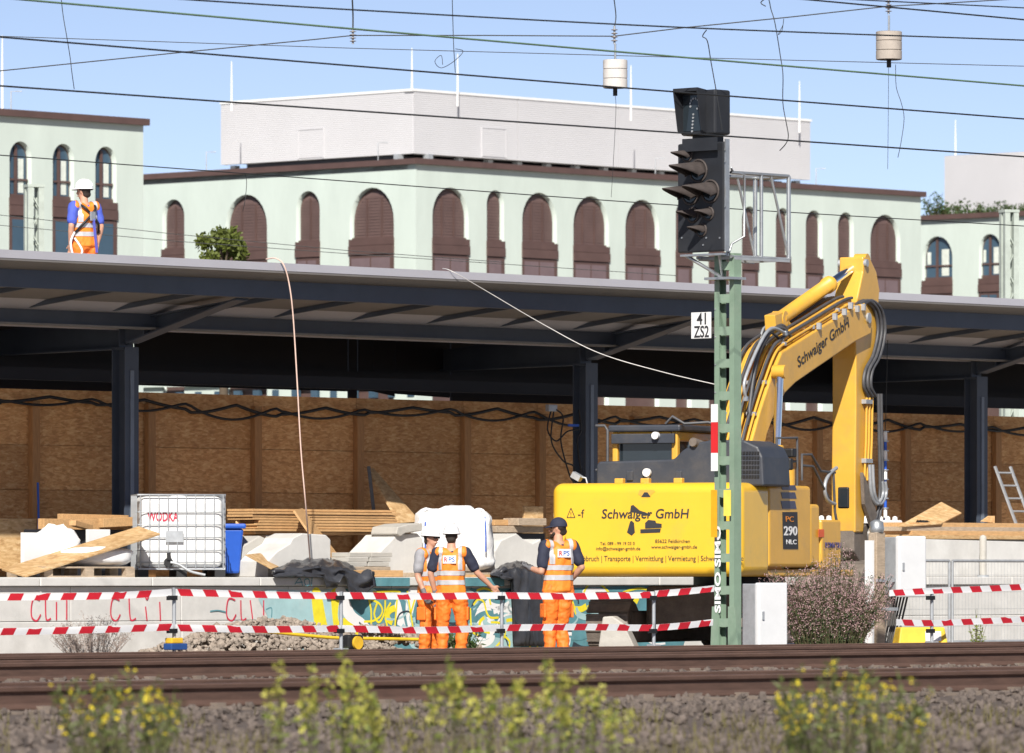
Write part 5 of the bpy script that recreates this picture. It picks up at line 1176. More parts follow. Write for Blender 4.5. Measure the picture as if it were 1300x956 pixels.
p = LP(1113, 800, -9.6); zt2 = LP(1113, 676, -9.6).z
o = empty('weathered_post', PW(p.x, -9.6, 0), RZ, 'weathered grey post with metal cap carrying a white cabinet', 'post')
MB().b2((-.085, -.07, 0), (.085, .07, zt2)).build('shaft', oldwood, o, bevel=.01); MB().tube([(0, 0, zt2), (0, 0, zt2 + .03), (0, 0, zt2 + .13), (0, 0, zt2 + .16)], [.085, .095, .085, .03], 14).build('cap', galv, o)
for z in (.4, .62): MB().b2((-.1, -.085, zt2 * z), (.32, -.071, zt2 * z + .04)).build('clamp_band', galv_d, o)
MB().b2((-.16, -.06, .2), (-.12, .06, zt2 - .1)).build('conduit', white_p, o)
for k in range(6):
    a = LP(1130 + 4 * k, 760, -9.6); c = LP(1122 + 3.2 * k, 822, -9.6)
b = MB()
for k in range(7): A_, C_ = LP(1128 + 4 * k, 757, -9.55), LP(1118 + 3.0 * k, 826, -9.4); b.tube([A_ - Vector((p.x, -9.6, 0)), (A_ + C_) / 2 - Vector((p.x - .02 * math.sin(k), -9.6, .02)), C_ - Vector((p.x, -9.6, 0))], .014, 6)
b.build('cable_loom', M('cable_grey', (0.10, 0.095, 0.09), .6), o)
yb = LP(1168, 820, -10.9); o = empty('yellow_box', PW(yb.x, -10.9, LP(1168, 823, -10.9).z), R(12), 'low yellow trackside box with a white label', 'box')
s_ = PW(yb.x, -10.9, 0).y / F
b = MB(); w2 = 33 * s_; b.add([(-w2, -.16, .03), (w2, -.16, .03), (w2, .16, .03), (-w2, .16, .03), (-w2 * .88, -.12, .26), (w2 * .88, -.12, .26), (w2 * .88, .12, .26), (-w2 * .88, .12, .26)], [(0, 1, 2, 3), (4, 5, 6, 7), (0, 1, 5, 4), (1, 2, 6, 5), (2, 3, 7, 6), (3, 0, 4, 7)])
b.build('box_lid', M('box_yellow', (0.80, 0.52, 0.04), .5, dirt=.2), o, bevel=.02); MB().b2((-w2 - .03, -.19, 0), (w2 + .03, .19, .03)).build('box_base', M('box_yellow', (0.80, 0.52, 0.04), .5), o)
MB().box((w2 * .4, -.148, .15), (.2, .006, .12), Matrix.Rotation(R(-10), 3, 'X')).build('paper_label', white_ink, o)
for x_ in (-w2 * .7, w2 * .7): MB().b2((x_ - .04, -.1, -LP(1168, 823, -10.9).z), (x_ + .04, .1, -.001)).build('leg', galv_d, o)
# steel mesh fence at the right
yfn = -1.2; a, c = LP(1170, 820, yfn), LP(1206, 820, yfn); zt3 = LP(1206, 712, yfn).z
def fence_panel(t0, t1, label):
    o = empty('mesh_fence_panel', PW(t0, yfn, 0), RZ, label, 'fence', 'mesh fence panels along the right platform'); L_ = t1 - t0
    b = MB()
    for q in ([(0, 0, .08), (0, 0, zt3)], [(L_, 0, .08), (L_, 0, zt3)], [(0, 0, zt3), (L_, 0, zt3)], [(0, 0, .12), (L_, 0, .12)]): b.tube(q, .021, 8)
    b.build('fence_frame', galv_d, o)
    b = MB(); n = int(L_ / .075)
    for k in range(1, n): b.cyl((L_ * k / n, 0, .12), (L_ * k / n, 0, zt3), .0022, 4)
    for z in (.35, .6, .85, 1.1): b.cyl((0, .005, z), (L_, .005, z), .0025, 4)
    tag(b.build('wire_mesh', galv_d, o), kind='stuff')
    MB().b2((-.15, -.18, 0), (.15, .18, .1)).build('fence_foot', conc2, o)
fence_panel(LP(1060, 800, yfn).x, LP(1205, 800, yfn).x, 'mesh fence panel partly behind the hanging white cabinet')
fence_panel(LP(1209, 800, yfn).x, LP(1209, 800, yfn).x + 3.2, 'mesh fence panel at the right edge of the picture')
# rubble heap and yellow hose before the wall
hp0, hp1 = LP(225, 826, -2.0).x, LP(560, 826, -2.0).x
sp = []; rnd = random.Random(5)
for k in range(4200):
    u = rnd.random(); v = rnd.uniform(-1, 1); t = hp0 + (hp1 - hp0) * u
    hgt = (.50 * math.sin(math.pi * min(1, u * 1.3 + .02)) ** .7 if u < .75 else .42 * (1 - (u - .75) * 1.2)) * (1 - abs(v) ** 1.5)
    sp.append((Vector((t, -1.9 + v * 1.2, max(.0, hgt) + rnd.uniform(-.03, .03))), rnd.choice((.02, .025, .03, .04, .05, .065))))
o = stones('rubble_heap', [(q - Vector((0, -1.9, 0)) , r_) for q, r_ in sp], stone_m, 9); o.location = PW(0, -1.9, 0); o.rotation_euler = (0, 0, RZ); tag(o, 'low heap of broken stone rubble before the graffiti wall', 'rubble', kind='stuff')
pts = [LP(x_, y_, -3.3) for x_, y_ in ((300, 799), (340, 802), (380, 806), (430, 810), (490, 811), (540, 812))]
o = MB().tube(smooth_pts([v - Vector((pts[2].x, -3.3, 0)) for v in pts], False, 6), .022, 8).build('yellow_hose', M('hose_yellow', (0.78, 0.52, 0.03), .5), None, PW(pts[2].x, -3.3, 0), (0, 0, RZ)); tag(o, 'thin yellow hose lying along the rubble heap', 'hose')
q = LP(449, 816, -10.5); o = empty('warning_lamp', PW(q.x, -10.5, q.z - .08), RZ, 'small yellow and black lamp beside the barrier post by the rubble', 'lamp'); MB().cyl((0, -.08, .08), (0, .08, .08), .075, 16).build('lamp_body', M('clamp_yellow', (0.75, 0.45, 0.03), .5), o); MB().b2((-.12, -.05, 0), (.12, .08, .17)).build('lamp_guard', black_m, o, bevel=.03)
MB().b2((-.05, -.05, -(q.z - .08)), (.05, .05, -.001)).build('lamp_stand', black_m, o)
# leaning concrete wedge behind the track
pw = at(775, 800, 87.2); o = MB(); o.prism([(-.16, 0), (.42, 0), (.2, .46), (.05, .56), (-.08, .55)], XZ(.25), .4)
o = o.build('concrete_wedge', conc2, None, (pw.x, 87.2, 0), (0, 0, R(-10)), bevel=.02); tag(o, 'beige leaning concrete wedge beside the excavator track', 'concrete block')
# ------------------------------------------------------------------ people
ICO = {}
def ico(sub=2):
    if sub not in ICO:
        bm = bmesh.new(); bmesh.ops.create_icosphere(bm, subdivisions=sub, radius=1); ICO[sub] = [v.co.copy() for v in bm.verts]; bm.free()
    return ICO[sub]
def hull(bm, pts):
    vs = [bm.verts.new(p) for p in pts]; r = bmesh.ops.convex_hull(bm, input=vs)
    bmesh.ops.delete(bm, geom=[g_ for g_ in r['geom_interior'] if isinstance(g_, bmesh.types.BMVert)], context='VERTS')
def blob(name, shapes, vox, mat, parent, smooth=6):
    """shapes: chains [(p, r) or (p, (rx, ry, rz))...]; consecutive balls are joined by hulls, then fused into one skin"""
    bm = bmesh.new()
    for ch in shapes:
        balls = []
        for (p, r) in ch:
            p = Vector(p); rr = Vector((r, r, r)) if not isinstance(r, (tuple, list)) else Vector(r)
            balls.append([p + Vector((v.x * rr.x, v.y * rr.y, v.z * rr.z)) for v in ico(2)])
        if len(balls) == 1: hull(bm, balls[0])
        for a, c in zip(balls, balls[1:]): hull(bm, a + c)
    me = bpy.data.meshes.new(name); bm.to_mesh(me); bm.free()
    o = bpy.data.objects.new(name, me)
    m = o.modifiers.new('r', 'REMESH'); m.mode = 'VOXEL'; m.voxel_size = vox; m.use_smooth_shade = True
    m2 = o.modifiers.new('s', 'SMOOTH'); m2.iterations = smooth; m2.factor = .5
    me2 = evaluated_mesh(o); bpy.data.meshes.remove(me)
    me2.name = name; me2.materials.clear(); me2.materials.append(mat)
    return linkmesh(name, me2, parent)
def hand_shapes(w_, d, side, up, s=1.0, curl=.5, spread=.0):
    """palm and five fingers from wrist w_ along d; side = thumb direction; up = back of the hand"""
    w_ = Vector(w_); d = Vector(d).normalized(); side = Vector(side); side = (side - d * side.dot(d)).normalized(); up = d.cross(side).normalized()
    out = [[(w_, .026 * s), (w_ + d * .05 * s + side * .015 * s, .026 * s)], [(w_ + d * .02 * s + side * .018 * s, .018 * s), (w_ + d * .085 * s + side * .028 * s, .017 * s), (w_ + d * .085 * s - side * .03 * s, .015 * s), (w_ + d * .02 * s - side * .018 * s, .018 * s)]]
    for k, (o_, L_) in enumerate(((.030, .072), (.010, .080), (-.010, .075), (-.030, .058))):
        b_ = w_ + d * .09 * s + side * o_ * s; d1 = (d * math.cos(curl * .6) - up * math.sin(curl * .6) + side * o_ * spread).normalized(); d2 = (d * math.cos(curl * 1.7) - up * math.sin(curl * 1.7)).normalized()
        m_ = b_ + d1 * L_ * .5 * s; e_ = m_ + d2 * L_ * .5 * s; out.append([(b_, .0098 * s), (m_, .009 * s), (e_, .0075 * s)])
    t0 = w_ + d * .03 * s + side * .03 * s; t1 = t0 + (d * .6 + side * .75).normalized() * .04 * s; t2 = t1 + (d * .95 + side * .2 - up * .3).normalized() * .032 * s
    out.append([(t0, .014 * s), (t1, .0115 * s), (t2, .0095 * s)]); return out
def person(root_loc, yaw, label, J, top, head_yaw=0.0, head_tilt=0.0, hat='helmet', gloves=(True, True), vest_logo=True, harness=False, H=1.78, glasses=False, beard=False, sleeve=navy_m, lean=0.0, thumbs=None):
    """J: joints in metres for a 1.78 m adult; x right, y forward, z up (origin between the feet)"""
    o = empty('person', root_loc, yaw, label, 'person'); o.scale = (H / 1.78,) * 3
    V = {k: Vector(v) for k, v in J.items()}
    hips, waist, chest, neck = V['hips'], V['waist'], V['chest'], V['neck']
    hd = neck + Vector((0, .02, .135)) if 'head' not in V else V['head']
    RH_ = Matrix.Rotation(head_yaw, 3, 'Z') @ Matrix.Rotation(head_tilt, 3, 'X')
    h = lambda x_, y_, z_: hd + RH_ @ Vector((x_, y_, z_))
    sh = [V['shL'], V['shR']]; 
    # skin: one continuous body
    S = [[(hips, (.15, .105, .10)), (waist, (.135, .095, .1)), (chest, (.16, .11, .13)), (neck - Vector((0, 0, .05)), (.10, .075, .05))], [(neck - Vector((0, 0, .03)), .06), (neck + Vector((0, .01, .06)), .055)],
         [(h(0, -.015, .035), (.076, .092, .085))], [(h(0, .01, -.05), (.058, .07, .06)), (h(0, .035, -.085), (.034, .036, .026))], [(h(0, .0, .0), (.07, .085, .085))], [(h(0, .092, .01), .010), (h(0, .108, -.02), .014), (h(0, .092, -.032), .012)],
         [(h(-.074, -.005, .0), (.009, .018, .030))], [(h(.074, -.005, .0), (.009, .018, .030))], [(h(-.018, .083, -.058), .009), (h(.018, .083, -.058), .009)], [(h(-.05, .068, .03), .010), (h(.05, .068, .03), .010)]]
    for sd_ in ('L', 'R'):
        s_, e_, w_ = V['sh' + sd_], V['el' + sd_], V['wr' + sd_]
        S.append([(chest + Vector((0, 0, .08)), .07), (s_, .062), (s_.lerp(e_, .5), .05), (e_, .041), (e_.lerp(w_, .3), .043), (w_, .028)])
        hp_, k_, a_ = V['hp' + sd_], V['kn' + sd_], V['an' + sd_]; S.append([(hips, .1), (hp_, .085), (k_, .055), (k_.lerp(a_, .3), .055), (a_, .038)])
        if not gloves[sd_ == 'R']:
            S += hand_shapes(w_, w_ - e_, (thumbs or {}).get(sd_, (0, 1, 0)), None)
    body = blob('body', S, .009, skin_m, o, 4)
    for sd_ in ('L', 'R'):
        if gloves[sd_ == 'R']: blob('glove', hand_shapes(V['wr' + sd_], V['wr' + sd_] - V['el' + sd_], (thumbs or {}).get(sd_, (0, 1, 0)), None, 1.12, .7) + [[(V['wr' + sd_].lerp(V['el' + sd_], .18), .036), (V['wr' + sd_], .032)]], .006, glove_m, body, 2)
    # eyes, mouth
    b = MB()
    for sx in (-.031, .031):
        q = h(sx, .079, .012); b.tube([q - RH_ @ Vector((0, .012, 0)), q, q + RH_ @ Vector((0, .006, 0))], [.012, .011, .004], 8)
    b.build('eyes', black_m, body)
    q0, q1 = h(-.022, .094, -.058), h(.022, .094, -.058); MB().bar(q0, q1, .006, .008).build('mouth', M('lip', (.35, .13, .10), .5), body)
    # clothes
    TS = [[(hips + Vector((0, 0, .06)), (.175, .125, .06)), (hips - Vector((0, 0, .03)), (.18, .13, .09))]]
    for sd_ in ('L', 'R'):
        hp_, k_, a_ = V['hp' + sd_], V['kn' + sd_], V['an' + sd_]; f_ = (k_ - hp_)
        TS.append([(hp_ + Vector((0, 0, .02)), .115), (hp_.lerp(k_, .5), .098), (k_, .080), (k_.lerp(a_, .12), .086), (k_.lerp(a_, .55), .075), (a_ + Vector((0, 0, .03)), .078)])
    tr = blob('trousers', TS, .012, trouser_m, o, 3)
    for v in tr.data.vertices:      # folds
        c = v.co; n_ = noise.noise((c.x * 9, c.y * 9, c.z * 14)) * .018 + noise.noise((c.x * 22, c.y * 22, c.z * 30)) * .008; v.co = c + v.normal * n_
    for sd_ in ('L', 'R'):
        k_, a_, hp_ = V['kn' + sd_], V['an' + sd_], V['hp' + sd_]
        for nm, u in (('calf_band', .8),):
            c_ = k_.lerp(a_, u); d_ = (a_ - k_).normalized(); MB().tube([c_ - d_ * .022, c_ + d_ * .022], .090 - .004 * u, 16, cap=False).build(nm, reflect_m, tr)
        sgn = -1 if sd_ == 'L' else 1; c_ = hp_.lerp(k_, .55) + Vector((sgn * .095, 0, 0)); MB().box(c_, (.03, .14, .17)).build('cargo_pocket', trouser_m, tr, bevel=.012)
        ft = a_ + Vector((0, 0, 0)); blob('boot', [[(a_ + Vector((0, -.005, .05)), .055), (a_ + Vector((0, -.02, -.03)), (.05, .06, .045)), (a_ + Vector((0, .13, -.045)), (.045, .06, .032))]], .012, black_m, o, 2)
    SS = [[(waist, (.155, .115, .1)), (chest, (.18, .128, .14)), (neck - Vector((0, 0, .06)), (.11, .08, .04))]]
    for sd_ in ('L', 'R'):
        s_, e_ = V['sh' + sd_], V['el' + sd_]; SS.append([(chest + Vector((0, 0, .08)), .085), (s_, .078), (s_.lerp(e_, .45), .072), (s_.lerp(e_, .72), .070)])
    st = blob('shirt', SS, .012, sleeve, o, 3)
    for v in st.data.vertices: v.co = v.co + v.normal * noise.noise((v.co.x * 12, v.co.y * 12, v.co.z * 16)) * .008
    up_ = (neck - waist).normalized()
    VS = [[(hips - Vector((0, 0, .03)), (.195, .15, .05)), (waist, (.185, .142, .1)), (chest, (.200, .148, .13)), (chest.lerp(neck, .55), (.165, .115, .05))], [(V['shL'].lerp(neck, .10) - Vector((0, 0, .01)), (.058, .095, .088)), (neck - Vector((0, .0, .075)), (.09, .09, .04)), (V['shR'].lerp(neck, .10) - Vector((0, 0, .01)), (.058, .095, .088))]]
    vs_ = blob('safety_vest', VS, .012, vest_m, o, 3)
    for v in vs_.data.vertices:
        c = v.co; v.co = c + v.normal * (noise.noise((c.x * 7, c.y * 7, c.z * 5)) * .020 + noise.noise((c.x * 18, c.y * 18, c.z * 12)) * .007)
    # reflective bands: part of the vest's own surface set proud
    def band(name, fz0, fz1, sel=None):
        bm = bmesh.new(); bm.from_mesh(vs_.data); bm.normal_update()
        kill = [f for f in bm.faces if not (sel(f.calc_center_median()) if sel else fz0 < (f.calc_center_median() - hips).dot(up_) < fz1)]
        bmesh.ops.delete(bm, geom=kill, context='FACES')
        for v in bm.verts: v.co += v.normal * .006
        me = bpy.data.meshes.new(name); bm.to_mesh(me); bm.free(); me.materials.clear(); me.materials.append(reflect_m); return linkmesh(name, me, vs_)
    band('reflective_band', .10, .155); band('reflective_band', .22, .275)
    for sx in (-1, 1): band('reflective_band', 0, 0, lambda c, sx=sx: sx * (c.x - chest.x) > .105 and sx * (c.x - chest.x) < .15 and (c - hips).dot(up_) > .285)
    if vest_logo:
        ys = min(v.co.y for v in vs_.data.vertices if abs(v.co.z - chest.z - .06) < .06 and abs(v.co.x - chest.x) < .12)
        c_ = Vector((chest.x + .0, ys - .006, chest.z + .05)); lp_ = MB().box(c_, (.17, .006, .10)).build('logo_patch', white_ink, vs_)
        linkmesh('lettering', text_mesh('R', red_p, .045, .06, bold=.02), lp_, c_ + Vector((-.045, -.006, 0)), (R(90), 0, 0)); linkmesh('lettering', text_mesh('PS', blue_ink, .08, .06, bold=.01), lp_, c_ + Vector((.03, -.006, 0)), (R(90), 0, 0))
    # hair and headgear
    HS = [[(h(0, -.025, .03), (.083, .088, .088))], [(h(0, -.055, -.035), (.066, .045, .055))]]
    hr = blob('hair', HS, .010, hair_m, o, 3)
    bm = bmesh.new(); bm.from_mesh(hr.data)
    bmesh.ops.delete(bm, geom=[f for f in bm.faces if (lambda q: q.y > .035 + .03 * (q.z > .05) or (q.y > .0 and q.z < -.03))(RH_.inverted() @ (f.calc_center_median() - hd))], context='FACES'); bm.to_mesh(hr.data); bm.free()
    if beard: blob('beard', [[(h(-.05, .03, -.06), .022), (h(-.02, .068, -.095), .026), (h(.02, .068, -.095), .026), (h(.05, .03, -.06), .022)]], .008, hair_m, o, 2)
    if glasses:
        b = MB()
        for sx in (-.034, .034): q = h(sx, .094, .013); b.box(q, (.054, .012, .034), RH_)
        b.tube([h(-.076, -.01, .02), h(-.06, .088, .016)], .005, 6); b.tube([h(.076, -.01, .02), h(.06, .088, .016)], .005, 6); b.bar(h(-.01, .096, .018), h(.01, .096, .018), .006, .006); b.build('sunglasses', black_m, o)
    nn = 24
    def dome(rx, ry, rz, z0, brim, thick, mat, name, peak):
        b = MB(); vs = []; m_ = 9
        for j in range(m_ + 1):
            a = math.pi / 2 * j / m_
            for i in range(nn): t = 2 * math.pi * i / nn; vs.append(h(rx * math.cos(a) * math.cos(t), -.01 + ry * math.cos(a) * math.sin(t), z0 + rz * math.sin(a)))
        b.add(vs, [(j * nn + i, j * nn + (i + 1) % nn, (j + 1) * nn + (i + 1) % nn, (j + 1) * nn + i) for j in range(m_) for i in range(nn)], True)
        hp2 = b.build(name, mat, o); b = MB(); vs = []
        for k, (e, dz) in enumerate(((-.004, .004), (brim, -.004), (brim, -.010), (-.004, -.006))):
            for i in range(nn):
                t = 2 * math.pi * i / nn; pk = peak * max(0, math.sin(t)) ** (1.2 if peak < .06 else .5) if e > 0 else 0
                vs.append(h((rx + e + pk * .15) * math.cos(t), -.01 + (ry + e) * math.sin(t) + pk, z0 + dz - pk * .25))
        b.add(vs, [(k * nn + i, k * nn + (i + 1) % nn, ((k + 1) % 4) * nn + (i + 1) % nn, ((k + 1) % 4) * nn + i) for k in range(4) for i in range(nn)], True); b.build('brim', mat, hp2); return hp2
    if hat == 'helmet':
        hp2 = dome(.108, .132, .125, .045, .012, .01, M('helmet_white', (.86, .86, .86), .3, var=.02), 'helmet', .05)
        b = MB()
        for x_ in (-.03, 0, .03): b.tube([h(x_, -.01 + .125 * math.cos(a), .05 + .121 * math.sin(a)) for a in [R(15) + R(150) * k / 10 for k in range(11)]], .007, 6)
        b.build('helmet_ridge', MATS['helmet_white'], hp2)
        MB().tube([h(.098 * math.cos(a), -.01 + .12 * math.sin(a), .035) for a in [R(180) + R(180) * k / 12 for k in range(13)]], .014, 6).build('helmet_band', black_m, hp2)
    else: dome(.090, .108, .105, .035, .002, .01, navy_m, 'cap', .075)
    if harness:
        ys = lambda z, x_: -.165
        b = MB(); c = chest
        for sx in (-1, 1): b.tube(smooth_pts([Vector(p) for p in ((c.x + sx * .13, c.y + .02, c.z + .19), (c.x + sx * .09, c.y - .14, c.z + .12), (c.x, c.y - .165, c.z + .02), (c.x - sx * .12, c.y - .16, c.z - .10), (c.x - sx * .19, c.y - .06, c.z - .22))], False, 6), .018, 6)
        b.build('harness_straps', black_m, vs_)
        MB().box((c.x + .01, c.y - .185, c.z + .0), (.09, .03, .13)).build('harness_buckle', galv, vs_, bevel=.012)
        MB().bar((c.x + .02, c.y - .19, c.z - .04), (c.x + .07, c.y - .20, c.z - .50), .045, .012).build('lanyard', M('lanyard_blue', (.10, .12, .55), .7), vs_)
        b = MB(); b.tube(smooth_pts([Vector(p) for p in ((c.x - .2, c.y - .05, c.z - .22), (c.x - .27, c.y - .06, c.z - .38), (c.x - .22, c.y - .1, c.z - .6), (c.x - .12, c.y - .12, c.z - .48), (c.x - .2, c.y - .05, c.z - .3))], False, 6), .016, 6); b.build('rope_coil', white_p, vs_)
    return o
BASE = dict(hips=(0, 0, .93), waist=(0, 0, 1.10), chest=(0, -.005, 1.30), neck=(0, 0, 1.51), shL=(-.185, -.01, 1.44), shR=(.185, -.01, 1.44), elL=(-.25, -.03, 1.15), elR=(.25, -.03, 1.15), wrL=(-.26, .06, .91), wrR=(.26, .06, .91), hpL=(-.095, 0, .88), hpR=(.095, 0, .88), knL=(-.11, .02, .48), knR=(.11, .02, .48), anL=(-.12, -.02, .09), anR=(.12, -.02, .09))
def ground_at(px, Y): q = at(px, HZ, Y); return Vector((q.x, q.y, 0))
# back view, white helmet, arms held away
J = dict(BASE); J.update(elL=(-.27, .0, 1.17), wrL=(-.22, .10, .90), elR=(.33, .05, 1.18), wrR=(.50, .16, 1.0), knL=(-.12, .03, .48), knR=(.14, .03, .48))
person(ground_at(573, 81.0), R(-8), 'worker in white helmet and orange vest seen from behind, right arm held out', J, 0, H=1.70, gloves=(True, False), thumbs={'R': (0, 0, 1), 'L': (0, 1, 0)})
# three-quarter face, sunglasses
J = dict(BASE); J.update(elL=(-.24, .02, 1.16), wrL=(-.23, .14, .93), elR=(.24, -.02, 1.16), wrR=(.24, .10, .93))
person(ground_at(546, 81.9), R(-128), 'worker in white helmet and sunglasses turned towards the camera', J, 0, head_yaw=R(4), H=1.68, glasses=True, vest_logo=False, sleeve=grey_cloth, gloves=(True, True))
# navy cap, elbow bent, looking left
J = dict(BASE); J.update(elL=(-.25, -.05, 1.13), wrL=(-.30, .17, 1.17), elR=(.28, -.06, 1.18), wrR=(.20, .14, 1.0), knL=(-.10, .04, .48), hips=(-.02, 0, .93), knR=(.06, .05, .48), anR=(.06, -.04, .09))
person(ground_at(709, 80.5), R(24), 'bearded worker in navy cap seen from behind beside the excavator tail', J, 0, head_yaw=R(48), hat='cap', H=1.80, beard=True, gloves=(True, True))
# man on the roof
yr = 2.2; pr = LP(107, 300, yr); zr = ZE - .004 - .80 * (yr - .04) / (YC + .06)
rw = PW(pr.x, yr, zr); 
J = dict(BASE); J.update(elL=(-.25, -.05, 1.16), wrL=(-.21, .03, .92), elR=(.24, -.06, 1.17), wrR=(.22, .0, .93))
hh = LP(107, 231, yr).z - zr
person(rw, R(38), 'worker in helmet, blue shirt and safety harness standing on the platform roof', J, 0, head_yaw=R(22), H=min(1.86, hh), vest_logo=False, harness=True, sleeve=blue_cloth, gloves=(False, False))
# ------------------------------------------------------------------ overhead wires
def wire(name, pts3, r, mat, label, cat='wire', group='overhead line wires'):
    m = pts3[len(pts3) // 2]; o = MB().tube([p - m for p in pts3], r, 6).build(name, mat, None, m); return tag(o, label, cat, group)
def along(pxs, y, n=24):       # a wire running parallel to the tracks
    a, c = LP(*pxs[0], y), LP(*pxs[-1], y); mids = [LP(*p, y) for p in pxs]
    P_ = smooth_pts([Vector((v.x, v.z)) for v in mids], False, 10)
    e0 = P_[0] + (P_[0] - P_[1]).normalized() * 6; e1 = P_[-1] + (P_[-1] - P_[-2]).normalized() * 6
    return [PW(p.x, y, p.y) for p in [e0] + P_ + [e1]]
W = []
wire('contact_wire', along([(0, 47), (440, 83), (862, 117), (1300, 151)], -16), .0095, wire_m, 'thick dark wire crossing the top of the signal box')
wire('contact_wire', along([(0, 109), (440, 140), (866, 169), (1300, 199)], -16), .0095, wire_m, 'thick dark wire crossing the white plant room')
wire('contact_wire', along([(0, 197), (440, 230), (866, 261), (1300, 287)], -10), .0065, wire_m, 'thin wire crossing the arched window tops')
wire('feeder_wire', along([(0, -3), (440, 36), (870, 73), (1300, 109)], -17), .0105, wire_g, 'greenish copper wire across the whole sky')
wire('catenary_wire', along([(200, -3), (440, 12), (870, 35), (1300, 51)], -18), .0085, wire_m, 'topmost long dark wire running across the sky')
wire('catenary_wire', along([(960, -6), (1030, 0), (1160, 12), (1300, 25)], -18), .009, wire_m, 'short dark wire in the top right corner, lower one')
wire('catenary_wire', along([(1040, -3), (1095, 0), (1300, 10)], -19), .007, wire_m, 'uppermost wire in the top right corner')
def flat(pxs, Y, r, mat, name, label):
    wire(name, [at(p[0], p[1], Y) for p in pxs], r, mat, label)
flat([(-60, 44), (0, 46), (440, 61), (870, 73), (1300, 84), (1360, 86)], 78.0, .005, wire_m, 'span_wire', 'thin nearly level grey wire below the level cross span')
flat([(-60, 96), (0, 90), (235, 66), (400, 50), (448, 45), (620, 45), (779, 46), (870, 35), (1000, 22), (1127, 8), (1200, 4), (1300, -2)], 74.0, .007, wire_m, 'span_wire', 'cross span wire carrying both insulators and weights')
flat([(-60, 267), (0, 273), (220, 297), (440, 318), (640, 333)], 110.0, .006, wire_m, 'far_wire', 'upper far thin wire just above the platform roof')
flat([(-60, 280), (0, 286), (220, 306), (440, 322), (860, 350)], 112.0, .006, wire_m, 'far_wire', 'lower far thin wire just above the platform roof')
# droppers, insulators, weights
def dangle(pxs, Y, r, label, name='dropper_wire'):
    P_ = [at(p[0], p[1], Y) for p in pxs]; P_ = [p + Vector((0, (k % 2) * .03, 0)) for k, p in enumerate(P_)]
    wire(name, smooth_pts(P_, False, 4), r, wire_m, label, 'wire', 'hanging droppers and loose wire ends')
dangle([(77, -8), (80, 20), (85, 48), (89, 74), (91, 90), (94, 113)], 74, .005, 'crooked dropper wire near the left edge of the sky')
dangle([(574, -5), (575, 30), (576, 60), (578, 92)], 74, .005, 'straight dropper wire right of the first insulator')
dangle([(578, 62), (588, 65), (576, 78), (560, 86), (552, 78), (560, 70), (562, 82)], 74, .004, 'small tangled wire loop beside the second dropper', 'wire_tangle')
dangle([(972, 8), (966, 3), (975, -2), (979, 12), (984, 30), (991, 72), (994, 95), (994, 130), (998, 155), (1001, 172), (998, 182), (990, 191)], 74, .006, 'long crooked loose wire hanging beside the signal')
dangle([(995, 24), (993, 38), (988, 44), (994, 32)], 74, .004, 'small wire loop knotted in the sky right of the signal', 'wire_tangle')
dangle([(897, 38), (892, 46), (898, 52), (903, 80), (910, 120), (917, 165)], 75.5, .006, 'thin wire running down to the signal indicator box')
dangle([(1128, 84), (1128, 130), (1127, 215)], 74, .003, 'fine straight cord below the right weight')
dangle([(1137, 82), (1138, 110), (1144, 130), (1148, 150), (1144, 180), (1140, 200)], 74, .004, 'fine crooked cord below the right weight')
dangle([(781, 120), (782, 140), (779, 200), (776, 250)], 74, .003, 'fine cord below the left weight')
dangle([(310, 219), (313, 230), (311, 255), (308, 268)], 80, .004, 'short wire end hanging over the arched windows')
def insulator(px, py0, py1, label):
    c0, c1 = at(px, py0, 74.0), at(px, py1, 74.0); L_ = c0.z - c1.z; o = empty('insulator', c1, 0, label, 'insulator')
    MB().tube([(0, 0, 0), (0, 0, L_)], .012, 8).build('rod', galv_d, o)
    for k in range(4): MB().tube([(0, 0, L_ * (.15 + .2 * k)), (0, 0, L_ * (.19 + .2 * k)), (0, 0, L_ * (.22 + .2 * k))], [.02, .042, .02], 10).build('shed', M('porcelain', (.30, .26, .24), .3), o)
insulator(448, 36, 56, 'small insulator on the cross span in the upper left sky'); insulator(780, 33, 56, 'small insulator above the left hanging weight'); insulator(1128, -2, 18, 'small insulator above the right hanging weight')
dangle([(447, -5), (448, 18), (448, 37)], 74, .010, 'short hanger above the upper left insulator'); dangle([(779, -5), (782, 20), (780, 34)], 74, .007, 'short hanger above the left weight'); 
def weight(px, py0, py1, wpx, mat, label):
    c1 = at(px, py1, 74.0); s_ = 74.0 / F; L_ = (py1 - py0) * s_; r = wpx / 2 * s_
    o = empty('hanging_weight', c1, 0, label, 'weight', 'round tension weights hanging in the sky'); n = 3
    for k in range(n):
        dk = MB().tube([(0, 0, L_ * k / n + .002), (0, 0, L_ * k / n + .006), (0, 0, L_ * (k + 1) / n - .006), (0, 0, L_ * (k + 1) / n - .002)], [r - .006, r, r, r - .006], 40).build('weight_disc', mat, o)
        for p in dk.data.polygons: p.use_smooth = False
    MB().cyl((0, 0, 0), (0, 0, L_), r * .93, 20).build('weight_core', dark_m, o)
    MB().cyl((0, 0, -.085), (0, 0, 0), .026, 10).build('rod_end', black_m, o); MB().cyl((0, 0, L_), (0, 0, L_ + .18), .012, 8).build('eye_rod', galv, o)
weight(781, 76, 112, 31, M('weight_pale', (.62, .59, .56), .8, var=.1, vs=8, dirt=.4, dcol=(.4, .36, .33), ds=5), 'pale round concrete weight hanging in front of the plant room')
weight(1128.5, 40, 76, 33, M('weight_brown', (.42, .37, .32), .8, var=.12, vs=8, dirt=.5, dcol=(.25, .2, .17), ds=5), 'brownish round concrete weight hanging in the right sky')
